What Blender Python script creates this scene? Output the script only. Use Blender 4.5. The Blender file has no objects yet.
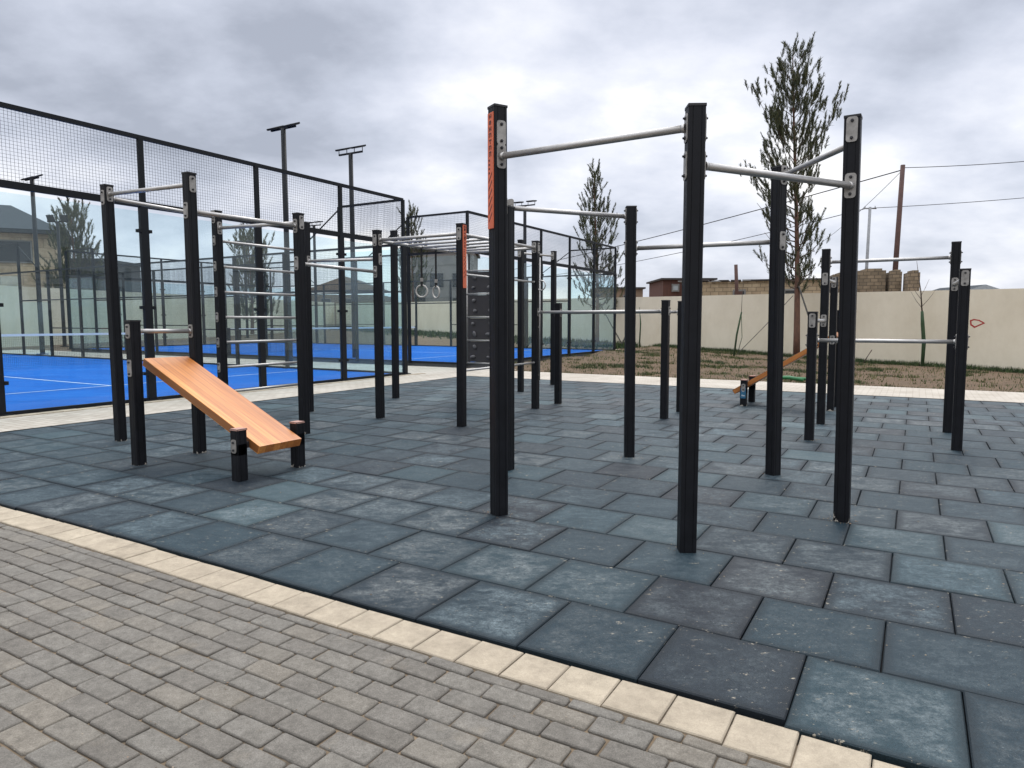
import bpy, bmesh, math, random
from mathutils import Vector, Matrix
random.seed(7)
R = math.radians
scene = bpy.context.scene
COL = scene.collection
PI = math.pi

# ------------------------------------------------------------------ site frame
# the paved ground is laid out on a grid: u runs to the near right, v to the far right
GA = -0.5327
E1 = Vector((math.cos(GA), math.sin(GA), 0)); E2 = Vector((-E1.y, E1.x, 0))
ORG = Vector((0.9993, 3.7777, 0))
def W(u, v, z=0.0):
    p = ORG + E1 * u + E2 * v
    return Vector((p.x, p.y, z))
def UV(x, y):
    d = Vector((x, y, 0)) - ORG
    return d.dot(E1), d.dot(E2)

# ------------------------------------------------------------------ materials
def newmat(name):
    m = bpy.data.materials.new(name); m.use_nodes = True
    nt = m.node_tree
    return m, nt, nt.nodes['Principled BSDF']
def N(nt, t, **kw):
    n = nt.nodes.new(t)
    for k, v in kw.items():
        if k.startswith('i_'):
            n.inputs[k[2:].replace('_', ' ')].default_value = v
        else: setattr(n, k, v)
    return n
def ramp(nt, fac, stops):
    r = nt.nodes.new('ShaderNodeValToRGB')
    while len(r.color_ramp.elements) < len(stops): r.color_ramp.elements.new(0.5)
    for e, (p, c) in zip(r.color_ramp.elements, stops):
        e.position = p; e.color = (c[0], c[1], c[2], 1)
    nt.links.new(fac, r.inputs[0]); return r
def mixc(nt, fac, a, b, mode='MIX'):
    m = nt.nodes.new('ShaderNodeMix'); m.data_type = 'RGBA'; m.blend_type = mode
    for s, i in ((fac, 0), (a, 6), (b, 7)):
        if hasattr(s, 'is_output'): nt.links.new(s, m.inputs[i])
        elif isinstance(s, (int, float)): m.inputs[i].default_value = s
        else: m.inputs[i].default_value = (*s, 1)
    return m.outputs[2]
def math_(nt, op, a, b=None, c=None, clamp=False):
    m = nt.nodes.new('ShaderNodeMath'); m.operation = op; m.use_clamp = clamp
    for i, s in enumerate((a, b, c)):
        if s is None: continue
        if hasattr(s, 'is_output'): nt.links.new(s, m.inputs[i])
        else: m.inputs[i].default_value = s
    return m.outputs[0]
def coords(nt, kind='Object', scale=None):
    t = nt.nodes.new('ShaderNodeTexCoord'); o = t.outputs[kind]
    if scale:
        mp = nt.nodes.new('ShaderNodeMapping'); mp.inputs['Scale'].default_value = scale
        nt.links.new(o, mp.inputs['Vector']); o = mp.outputs[0]
    return o
def noise(nt, vec, scale, detail=4, rough=0.6):
    n = nt.nodes.new('ShaderNodeTexNoise'); n.inputs['Scale'].default_value = scale
    n.inputs['Detail'].default_value = detail; n.inputs['Roughness'].default_value = rough
    nt.links.new(vec, n.inputs['Vector']); return n.outputs['Fac']
def bump(nt, bsdf, h, dist=0.005, strength=0.5):
    b = nt.nodes.new('ShaderNodeBump'); b.inputs['Strength'].default_value = strength
    b.inputs['Distance'].default_value = dist
    nt.links.new(h, b.inputs['Height']); nt.links.new(b.outputs[0], bsdf.inputs['Normal'])
def simple(name, c0, c1=None, rough=0.6, metal=0.0, scale=6.0, bumpd=0.0, spec=0.5, stretch=None, detail=5):
    m, nt, b = newmat(name)
    c1 = c1 or tuple(x * 0.75 for x in c0)
    v = coords(nt, 'Object', stretch)
    n = noise(nt, v, scale, detail)
    r = ramp(nt, n, [(0.3, c1), (0.7, c0)])
    nt.links.new(r.outputs[0], b.inputs['Base Color'])
    b.inputs['Roughness'].default_value = rough; b.inputs['Metallic'].default_value = metal
    b.inputs['Specular IOR Level'].default_value = spec
    if bumpd: bump(nt, b, noise(nt, v, scale * 6, 3), bumpd)
    return m

M = {}
# black powder coat on the rig posts, chipped to bare filler near the ground
def post_mat():
    m, nt, b = newmat('post_black')
    v = coords(nt)
    sep = nt.nodes.new('ShaderNodeSeparateXYZ'); nt.links.new(v, sep.inputs[0])
    n = noise(nt, v, 9, 6, 0.7)
    n2 = noise(nt, coords(nt, 'Object', (7, 7, 4)), 2.2, 4, 0.7)
    low = math_(nt, 'MULTIPLY_ADD', sep.outputs[2], -3.6, 0.50)
    chip = math_(nt, 'GREATER_THAN', math_(nt, 'SUBTRACT', math_(nt, 'ADD', n2, low), 0.05), 0.965)
    oi = nt.nodes.new('ShaderNodeObjectInfo')
    chip = math_(nt, 'MULTIPLY', chip, math_(nt, 'GREATER_THAN', oi.outputs['Random'], 0.55))
    base = ramp(nt, n, [(0.3, (0.0045, 0.0050, 0.0065)), (0.75, (0.0085, 0.0095, 0.0125))])
    col = mixc(nt, chip, base.outputs[0], (0.38, 0.35, 0.30))
    nt.links.new(col, b.inputs['Base Color'])
    rr = ramp(nt, n, [(0.2, (0.42,) * 3), (0.8, (0.6,) * 3)])
    nt.links.new(rr.outputs[0], b.inputs['Roughness'])
    b.inputs['Specular IOR Level'].default_value = 0.2
    return m
M['post'] = post_mat()
M['cap'] = simple('post_cap', (0.02, 0.02, 0.022), rough=0.6)
M['capred'] = simple('post_cap_pale', (0.42, 0.24, 0.19), rough=0.7)
M['steel'] = simple('brushed_steel', (0.47, 0.46, 0.44), (0.36, 0.35, 0.335), rough=0.42, metal=0.75, scale=14, stretch=(1, 1, 6))
M['plate'] = simple('steel_plate', (0.38, 0.365, 0.34), (0.20, 0.19, 0.175), rough=0.5, metal=0.55, scale=16)
M['bolt'] = simple('bolt_dark', (0.05, 0.05, 0.055), rough=0.45, metal=0.6)
M['orange'] = simple('orange_sign', (0.62, 0.135, 0.055), (0.52, 0.11, 0.048), rough=0.55, scale=12)
M['signink'] = simple('sign_ink', (0.10, 0.013, 0.006), rough=0.6)
M['bluesign'] = simple('blue_sticker', (0.02, 0.13, 0.24), rough=0.5)
M['whiteink'] = simple('white_ink', (0.55, 0.6, 0.62), rough=0.5)
def wood_mat():
    m, nt, b = newmat('bench_wood')
    v = coords(nt)
    st = noise(nt, coords(nt, 'Object', (1.2, 28, 28)), 1.6, 5, 0.6)
    st2 = noise(nt, coords(nt, 'Object', (0.6, 9, 9)), 1.0, 2, 0.5)
    r = ramp(nt, st, [(0.25, (0.42, 0.155, 0.032)), (0.55, (0.57, 0.245, 0.062)), (0.8, (0.67, 0.33, 0.10))])
    r2 = ramp(nt, st2, [(0.3, (0.80, 0.72, 0.66)), (0.7, (1.1, 1.08, 1.05))])
    sep = nt.nodes.new('ShaderNodeSeparateXYZ'); nt.links.new(v, sep.inputs[0])
    # glued strips across the width
    fr = math_(nt, 'FRACT', math_(nt, 'MULTIPLY', sep.outputs[1], 1 / 0.0733))
    ln = math_(nt, 'LESS_THAN', fr, 0.045)
    wn = nt.nodes.new('ShaderNodeTexWhiteNoise'); wn.noise_dimensions = '1D'
    nt.links.new(math_(nt, 'FLOOR', math_(nt, 'MULTIPLY', sep.outputs[1], 1 / 0.0733)), wn.inputs['W'])
    st3 = ramp(nt, wn.outputs['Value'], [(0, (0.74, 0.64, 0.54)), (1, (1.12, 1.12, 1.12))])
    c = mixc(nt, 1.0, r.outputs[0], r2.outputs[0], 'MULTIPLY')
    c = mixc(nt, 1.0, c, st3.outputs[0], 'MULTIPLY')
    c = mixc(nt, math_(nt, 'MULTIPLY', ln, 0.75), c, (0.13, 0.05, 0.02))
    nt.links.new(c, b.inputs['Base Color']); b.inputs['Roughness'].default_value = 0.42
    bump(nt, b, st, 0.001)
    return m
M['wood'] = wood_mat()

def tile_mat():
    m, nt, b = newmat('rubber_tile')
    g = nt.nodes.new('ShaderNodeNewGeometry'); rnd = g.outputs['Random Per Island']
    P = coords(nt)
    uv = coords(nt, 'UV')
    sep = nt.nodes.new('ShaderNodeSeparateXYZ'); nt.links.new(uv, sep.inputs[0])
    edge = lambda o: math_(nt, 'ABSOLUTE', math_(nt, 'SUBTRACT', o, 0.5))
    ed = math_(nt, 'MAXIMUM', edge(sep.outputs[0]), edge(sep.outputs[1]))
    def white(k):
        wn = nt.nodes.new('ShaderNodeTexWhiteNoise'); wn.noise_dimensions = '1D'
        nt.links.new(math_(nt, 'MULTIPLY', rnd, k), wn.inputs['W']); return wn.outputs['Value']
    w1, w2, w3 = white(913.0), white(377.0), white(151.0)
    comb = nt.nodes.new('ShaderNodeCombineXYZ'); nt.links.new(math_(nt, 'MULTIPLY', rnd, 37.0), comb.inputs[2])
    addv = nt.nodes.new('ShaderNodeVectorMath'); addv.operation = 'ADD'
    nt.links.new(P, addv.inputs[0]); nt.links.new(comb.outputs[0], addv.inputs[1]); Q = addv.outputs[0]
    base = ramp(nt, rnd, [(0.0, (0.0085, 0.0110, 0.0165)), (0.18, (0.0078, 0.0145, 0.0215)), (0.45, (0.0075, 0.0182, 0.0265)), (0.75, (0.0085, 0.0220, 0.0310)), (0.93, (0.0125, 0.0300, 0.0390)), (1.0, (0.032, 0.058, 0.067))])
    site = noise(nt, P, 0.55, 4, 0.6)                       # stains that run across several tiles
    big = noise(nt, Q, 4.0, 7, 0.7)
    fine = noise(nt, Q, 38, 6, 0.8)
    rot = nt.nodes.new('ShaderNodeMapping'); rot.inputs['Rotation'].default_value = (0, 0, -GA + 0.25); rot.inputs['Scale'].default_value = (8, 17, 1)
    nt.links.new(Q, rot.inputs['Vector']); streak = noise(nt, rot.outputs[0], 1.0, 5, 0.75)
    mid = math_(nt, 'SMOOTH_MIN', math_(nt, 'MULTIPLY', math_(nt, 'SUBTRACT', 0.508, ed), 7.0), 1.0, 0.3)
    # worn, dusty film broken up by the crumb and by scuff streaks
    f1 = math_(nt, 'MULTIPLY_ADD', math_(nt, 'ADD', math_(nt, 'MULTIPLY', big, 0.55), math_(nt, 'MULTIPLY', streak, 0.45)), 6.5, -2.75, clamp=True)
    f2 = math_(nt, 'MULTIPLY_ADD', fine, 3.4, -1.15, clamp=True)
    amt = math_(nt, 'MULTIPLY_ADD', math_(nt, 'MULTIPLY', w1, math_(nt, 'MULTIPLY_ADD', site, 2.2, -0.28, clamp=True)), 0.95, 0.17)
    dust = math_(nt, 'MULTIPLY', math_(nt, 'MULTIPLY', math_(nt, 'MULTIPLY', f1, f2), mid), amt, clamp=True)
    dc = mixc(nt, w2, (0.110, 0.150, 0.166), (0.155, 0.166, 0.162))
    c = mixc(nt, dust, base.outputs[0], dc)
    gr = noise(nt, Q, 210, 3, 0.8)
    c = mixc(nt, 1.0, c, ramp(nt, gr, [(0.3, (0.5, 0.5, 0.5)), (0.5, (1, 1, 1)), (0.72, (1.75, 1.75, 1.75))]).outputs[0], 'MULTIPLY')
    rim = math_(nt, 'MULTIPLY_ADD', math_(nt, 'ADD', ed, math_(nt, 'MULTIPLY', big, 0.05)), 11.0, -4.9, clamp=True)
    c = mixc(nt, math_(nt, 'MULTIPLY', rim, 0.6), c, (0.0045, 0.0052, 0.0068))
    # dried mud flecks and small pale scuffs, patchy over the whole floor
    sc = noise(nt, coords(nt, 'Object', (1, 1.6, 1)), 19, 4, 0.8)
    where = math_(nt, 'MULTIPLY_ADD', noise(nt, P, 1.6, 3, 0.6), 9.0, -3.9, clamp=True)
    scm = math_(nt, 'MULTIPLY', math_(nt, 'MULTIPLY_ADD', sc, 18.0, -11.1, clamp=True), where)
    c = mixc(nt, math_(nt, 'MULTIPLY', scm, 0.6), c, (0.42, 0.37, 0.28))
    sc2 = noise(nt, Q, 62, 3, 0.85)
    c = mixc(nt, math_(nt, 'MULTIPLY', math_(nt, 'MULTIPLY_ADD', sc2, 16.0, -10.2, clamp=True), math_(nt, 'MULTIPLY', mid, 0.40)), c, (0.27, 0.29, 0.28))
    nt.links.new(c, b.inputs['Base Color'])
    nt.links.new(ramp(nt, big, [(0.3, (0.50,) * 3), (0.7, (0.66,) * 3)]).outputs[0], b.inputs['Roughness'])
    b.inputs['Specular IOR Level'].default_value = 0.27; b.inputs['Specular Tint'].default_value = (0.86, 0.97, 1.0, 1)
    bump(nt, b, math_(nt, 'ADD', gr, math_(nt, 'MULTIPLY', big, 1.2)), 0.0035, 0.7)
    return m
M['tile'] = tile_mat()
M['under'] = simple('black_underlay', (0.008, 0.008, 0.009), rough=0.9)

def stone_mat(name, stops, sandy=(0.30, 0.24, 0.16), scale=9, sand=0.25):
    m, nt, b = newmat(name)
    g = nt.nodes.new('ShaderNodeNewGeometry'); rnd = g.outputs['Random Per Island']
    P = coords(nt)
    c = ramp(nt, rnd, stops).outputs[0]
    n = noise(nt, P, scale, 6, 0.7)
    c = mixc(nt, 1.0, c, ramp(nt, n, [(0.25, (0.72, 0.71, 0.70)), (0.75, (1.2, 1.2, 1.2))]).outputs[0], 'MULTIPLY')
    f = noise(nt, P, 240, 3, 0.75)
    k = 1.0 if sand > .2 else 0.4
    c = mixc(nt, k, c, ramp(nt, f, [(0.32, (0.70,) * 3), (0.5, (1.0,) * 3), (0.68, (1.38,) * 3)]).outputs[0], 'MULTIPLY')
    md = noise(nt, P, 42, 5, 0.75)
    c = mixc(nt, k, c, ramp(nt, md, [(0.3, (0.74, 0.73, 0.71)), (0.7, (1.25, 1.25, 1.25))]).outputs[0], 'MULTIPLY')
    uvn = coords(nt, 'UV'); sp = nt.nodes.new('ShaderNodeSeparateXYZ'); nt.links.new(uvn, sp.inputs[0])
    ex = math_(nt, 'MULTIPLY_ADD', math_(nt, 'ABSOLUTE', math_(nt, 'SUBTRACT', sp.outputs[0], 0.5)), 2.0, -1.0)
    ey = math_(nt, 'MULTIPLY_ADD', math_(nt, 'ABSOLUTE', math_(nt, 'SUBTRACT', sp.outputs[1], 0.5)), 1.0, -0.5)
    rim = math_(nt, 'MAXIMUM', ex, ey)
    rim = math_(nt, 'MULTIPLY_ADD', math_(nt, 'ADD', rim, math_(nt, 'MULTIPLY', md, 0.16)), 9.0, -0.35, clamp=True)
    c = mixc(nt, math_(nt, 'MULTIPLY', rim, 0.8 * k), c, (0.075, 0.066, 0.053))
    s = noise(nt, P, 3.3, 6, 0.72)
    sm = math_(nt, 'MULTIPLY_ADD', s, 5.0, -2.9, clamp=True)
    c = mixc(nt, math_(nt, 'MULTIPLY', sm, sand), c, sandy)
    lf = noise(nt, P, 13, 2, 0.5)
    lm = math_(nt, 'GREATER_THAN', lf, 0.79)
    c = mixc(nt, math_(nt, 'MULTIPLY', lm, 0.7 if sand > .2 else 0.25), c, (0.19, 0.085, 0.035))
    nt.links.new(c, b.inputs['Base Color']); b.inputs['Roughness'].default_value = 0.85
    bump(nt, b, math_(nt, 'ADD', f, math_(nt, 'MULTIPLY', md, 1.5)), 0.003, 0.7)
    return m
M['paver'] = stone_mat('grey_paver', [(0, (0.118, 0.108, 0.092)), (0.4, (0.133, 0.123, 0.106)), (0.75, (0.141, 0.132, 0.114)), (1, (0.156, 0.140, 0.114))])
M['kerb'] = stone_mat('cream_stone', [(0, (0.305, 0.258, 0.190)), (0.5, (0.335, 0.285, 0.212)), (1, (0.365, 0.312, 0.232))], sand=0.1)
M['sand'] = simple('joint_sand', (0.20, 0.145, 0.088), (0.03, 0.025, 0.019), rough=0.95, scale=5, bumpd=0.003)
def path_mat():
    m, nt, b = newmat('pale_path')
    u = coords(nt)
    rot = nt.nodes.new('ShaderNodeMapping'); rot.inputs['Rotation'].default_value = (0, 0, -GA)
    nt.links.new(u, rot.inputs['Vector'])
    br = nt.nodes.new('ShaderNodeTexBrick')
    br.inputs['Scale'].default_value = 1.0
    br.inputs['Brick Width'].default_value = 0.2; br.inputs['Row Height'].default_value = 0.1
    br.inputs['Mortar Size'].default_value = 0.006
    br.inputs['Color1'].default_value = (0.44, 0.405, 0.35, 1); br.inputs['Color2'].default_value = (0.37, 0.335, 0.285, 1)
    br.inputs['Mortar'].default_value = (0.25, 0.22, 0.18, 1)
    nt.links.new(rot.outputs[0], br.inputs['Vector'])
    n = noise(nt, u, 0.9, 6, 0.65)
    c = mixc(nt, 1.0, br.outputs[0], ramp(nt, n, [(0.3, (0.82, 0.80, 0.76)), (0.7, (1.1, 1.1, 1.1))]).outputs[0], 'MULTIPLY')
    nt.links.new(c, b.inputs['Base Color']); b.inputs['Roughness'].default_value = 0.9
    return m
M['path'] = path_mat()
M['blue'] = simple('blue_turf', (0.0015, 0.118, 0.46), (0.001, 0.098, 0.395), rough=0.85, scale=1.3, bumpd=0.004, spec=0.08)
def turf():
    m, nt, b = newmat('blue_turf')
    v = coords(nt); a = noise(nt, v, 0.8, 6, 0.7)
    rot = nt.nodes.new('ShaderNodeMapping'); rot.inputs['Rotation'].default_value = (0, 0, -GA); rot.inputs['Scale'].default_value = (0.12, 2.2, 1)
    nt.links.new(v, rot.inputs['Vector']); st = noise(nt, rot.outputs[0], 2.0, 5, 0.7)
    c = ramp(nt, math_(nt, 'ADD', math_(nt, 'MULTIPLY', a, .5), math_(nt, 'MULTIPLY', st, .5)), [(0.35, (0.0012, 0.072, 0.30)), (0.5, (0.0018, 0.092, 0.37)), (0.65, (0.010, 0.125, 0.43))]).outputs[0]
    nt.links.new(c, b.inputs['Base Color']); b.inputs['Roughness'].default_value = 0.9; b.inputs['Specular IOR Level'].default_value = 0.08
    return m
M['blue'] = turf()
M['line'] = simple('court_line', (0.55, 0.62, 0.70), rough=0.8)
M['fence'] = simple('fence_black', (0.008, 0.010, 0.013), rough=0.55, spec=0.2)
M['net'] = simple('net_cord', (0.012, 0.014, 0.018), rough=0.8)
M['tape'] = simple('net_tape', (0.72, 0.74, 0.76), (0.62, 0.64, 0.66), rough=0.8)
def glass_mat():
    m = bpy.data.materials.new('court_glass'); m.use_nodes = True
    nt = m.node_tree; nt.nodes.clear()
    o = nt.nodes.new('ShaderNodeOutputMaterial')
    t = nt.nodes.new('ShaderNodeBsdfTransparent'); t.inputs[0].default_value = (0.895, 0.963, 0.98, 1)
    g = nt.nodes.new('ShaderNodeBsdfGlossy'); g.inputs['Roughness'].default_value = 0.02
    g.inputs[0].default_value = (0.85, 0.95, 1.0, 1)
    d = nt.nodes.new('ShaderNodeBsdfDiffuse'); d.inputs[0].default_value = (0.44, 0.52, 0.53, 1)
    fr = nt.nodes.new('ShaderNodeFresnel'); fr.inputs['IOR'].default_value = 1.45
    ms = nt.nodes.new('ShaderNodeMixShader'); md = nt.nodes.new('ShaderNodeMixShader')
    n = noise(nt, coords(nt), 1.1, 5, 0.65)
    fac = math_(nt, 'MULTIPLY_ADD', n, 0.06, 0.0)          # thin dust film, its pale colour also painting sky haze onto the panes
    nt.links.new(fac, md.inputs[0]); nt.links.new(t.outputs[0], md.inputs[1]); nt.links.new(d.outputs[0], md.inputs[2])
    gg = nt.nodes.new('ShaderNodeNewGeometry')
    ff = math_(nt, 'MULTIPLY', fr.outputs[0], math_(nt, 'SUBTRACT', 1.0, gg.outputs['Backfacing']))
    nt.links.new(ff, ms.inputs[0]); nt.links.new(md.outputs[0], ms.inputs[1]); nt.links.new(g.outputs[0], ms.inputs[2])
    nt.links.new(ms.outputs[0], o.inputs[0])
    return m
M['glass'] = glass_mat()
def ground_mat():
    m, nt, b = newmat('soil_and_grass')
    v = coords(nt)
    a = noise(nt, v, 0.55, 8, 0.7); f = noise(nt, v, 5.5, 6, 0.75); h = noise(nt, v, 26, 3, 0.6)
    soil = ramp(nt, f, [(0.25, (0.060, 0.036, 0.021)), (0.5, (0.125, 0.079, 0.043)), (0.75, (0.205, 0.140, 0.078))])
    grass = ramp(nt, h, [(0.3, (0.028, 0.038, 0.014)), (0.7, (0.085, 0.088, 0.035))])
    mk = math_(nt, 'MULTIPLY_ADD', math_(nt, 'ADD', a, math_(nt, 'MULTIPLY', f, 0.7)), 6.0, -5.55, clamp=True)
    c = mixc(nt, mk, soil.outputs[0], grass.outputs[0])
    nt.links.new(c, b.inputs['Base Color']); b.inputs['Roughness'].default_value = 0.95
    bump(nt, b, f, 0.12, 1.0)
    return m
M['ground'] = ground_mat()
def blade_mat(name, stops):
    m, nt, b = newmat(name)
    g = nt.nodes.new('ShaderNodeNewGeometry')
    nt.links.new(ramp(nt, g.outputs['Random Per Island'], stops).outputs[0], b.inputs['Base Color'])
    b.inputs['Roughness'].default_value = 0.75; b.inputs['Specular IOR Level'].default_value = 0.25
    return m
M['blade'] = blade_mat('grass_blades', [(0, (0.035, 0.055, 0.018)), (0.5, (0.075, 0.095, 0.03)), (0.85, (0.12, 0.115, 0.045)), (1, (0.20, 0.155, 0.075))])
M['bladeg'] = blade_mat('green_blades', [(0, (0.018, 0.034, 0.014)), (0.6, (0.035, 0.062, 0.022)), (1, (0.075, 0.10, 0.035))])
M['needle'] = blade_mat('pine_needles', [(0, (0.036, 0.046, 0.026)), (0.45, (0.062, 0.075, 0.040)), (0.8, (0.098, 0.105, 0.052)), (1, (0.15, 0.135, 0.06))])
M['bark'] = simple('pine_bark', (0.17, 0.085, 0.055), (0.075, 0.043, 0.032), rough=0.9, scale=9, bumpd=0.01, stretch=(1, 1, 0.4))
M['twig'] = simple('grey_twig', (0.10, 0.075, 0.055), (0.06, 0.045, 0.035), rough=0.9)
M['greenwrap'] = simple('green_wrap', (0.032, 0.068, 0.025), (0.018, 0.042, 0.017), rough=0.8, scale=14)
M['rope'] = simple('rope', (0.09, 0.085, 0.075), rough=0.9)
def wall_mat():
    m, nt, b = newmat('cream_render')
    v = coords(nt)
    a = noise(nt, v, 0.5, 6, 0.65); s = noise(nt, coords(nt, 'Object', (0.5, 0.5, 0.35)), 1.3, 7, 0.75)
    c = ramp(nt, a, [(0.3, (0.66, 0.595, 0.46)), (0.7, (0.73, 0.665, 0.525))]).outputs[0]
    c = mixc(nt, 1.0, c, ramp(nt, s, [(0.3, (0.90, 0.885, 0.855)), (0.6, (1.02, 1.02, 1.02))]).outputs[0], 'MULTIPLY')
    sep = nt.nodes.new('ShaderNodeSeparateXYZ'); nt.links.new(v, sep.inputs[0])
    nt.links.new(c, b.inputs['Base Color']); b.inputs['Roughness'].default_value = 0.92
    bump(nt, b, noise(nt, v, 14, 5, 0.7), 0.003, 0.4)
    return m
M['cream'] = wall_mat()
M['redpaint'] = simple('red_spray', (0.42, 0.05, 0.04), rough=0.8)
def limestone(name, c1, c2, mo, w=0.4, h=0.2, rot=GA):
    m, nt, b = newmat(name)
    v = coords(nt, 'UV')
    br = nt.nodes.new('ShaderNodeTexBrick'); br.inputs['Scale'].default_value = 1.0
    br.inputs['Brick Width'].default_value = w; br.inputs['Row Height'].default_value = h
    br.inputs['Mortar Size'].default_value = 0.016
    br.inputs['Color1'].default_value = (*c1, 1); br.inputs['Color2'].default_value = (*c2, 1); br.inputs['Mortar'].default_value = (*mo, 1)
    nt.links.new(v, br.inputs['Vector'])
    n = noise(nt, coords(nt), 1.7, 6, 0.7)
    c = mixc(nt, 1.0, br.outputs[0], ramp(nt, n, [(0.25, (0.6, 0.58, 0.55)), (0.75, (1.2, 1.2, 1.2))]).outputs[0], 'MULTIPLY')
    nt.links.new(c, b.inputs['Base Color']); b.inputs['Roughness'].default_value = 0.92
    return m
M['lime'] = limestone('limestone_wall', (0.44, 0.355, 0.24), (0.33, 0.255, 0.165), (0.19, 0.15, 0.10))
M['limedark'] = limestone('weathered_stone', (0.27, 0.21, 0.14), (0.17, 0.135, 0.092), (0.10, 0.08, 0.06), 0.33, 0.17)
M['tan'] = limestone('tan_cladding', (0.56, 0.455, 0.32), (0.50, 0.40, 0.275), (0.32, 0.26, 0.18), 1.2, 0.6)
M['brown'] = simple('brown_plaster', (0.24, 0.17, 0.115), (0.17, 0.12, 0.085), rough=0.9, scale=1.2)
M['rust'] = simple('rusty_sheet', (0.115, 0.045, 0.03), (0.06, 0.028, 0.022), rough=0.8, scale=2.5, stretch=(9, 9, 0.6))
M['roofgrey'] = simple('grey_roof', (0.060, 0.068, 0.075), (0.045, 0.052, 0.058), rough=0.95, spec=0.1, scale=1.0, stretch=(6, 6, 1))
M['roofdark'] = simple('dark_roof', (0.045, 0.038, 0.035), rough=0.8)
M['grey'] = simple('grey_concrete', (0.22, 0.215, 0.205), (0.16, 0.158, 0.152), rough=0.9, scale=0.8)
M['greyblue'] = simple('pale_blue_gable', (0.36, 0.40, 0.42), rough=0.85)
M['dark'] = simple('dark_window', (0.02, 0.024, 0.028), rough=0.25)
M['darkwall'] = simple('dark_wall', (0.07, 0.075, 0.08), rough=0.8)
M['polebrown'] = simple('rusty_pole', (0.085, 0.040, 0.03), (0.055, 0.028, 0.022), rough=0.8, scale=3)
M['polegrey'] = simple('grey_pole', (0.26, 0.27, 0.28), rough=0.6)
M['wire'] = simple('wire_black', (0.02, 0.02, 0.022), rough=0.7)
M['lamp'] = simple('lamp_housing', (0.010, 0.012, 0.015), rough=0.6, spec=0.2)
M['lampglass'] = simple('lamp_glass', (0.05, 0.055, 0.06), rough=0.5, spec=0.2)
M['green'] = simple('green_plastic', (0.02, 0.16, 0.05), rough=0.5)
M['climb'] = simple('climb_panel', (0.034, 0.032, 0.034), (0.026, 0.024, 0.027), rough=0.6, scale=9)
M['hold'] = simple('climb_hold', (0.13, 0.13, 0.135), (0.08, 0.08, 0.085), rough=0.6, scale=20)
M['ringwhite'] = simple('ring_white', (0.48, 0.46, 0.42), rough=0.5)
M['strap'] = simple('black_strap', (0.014, 0.014, 0.015), rough=0.85)

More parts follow.
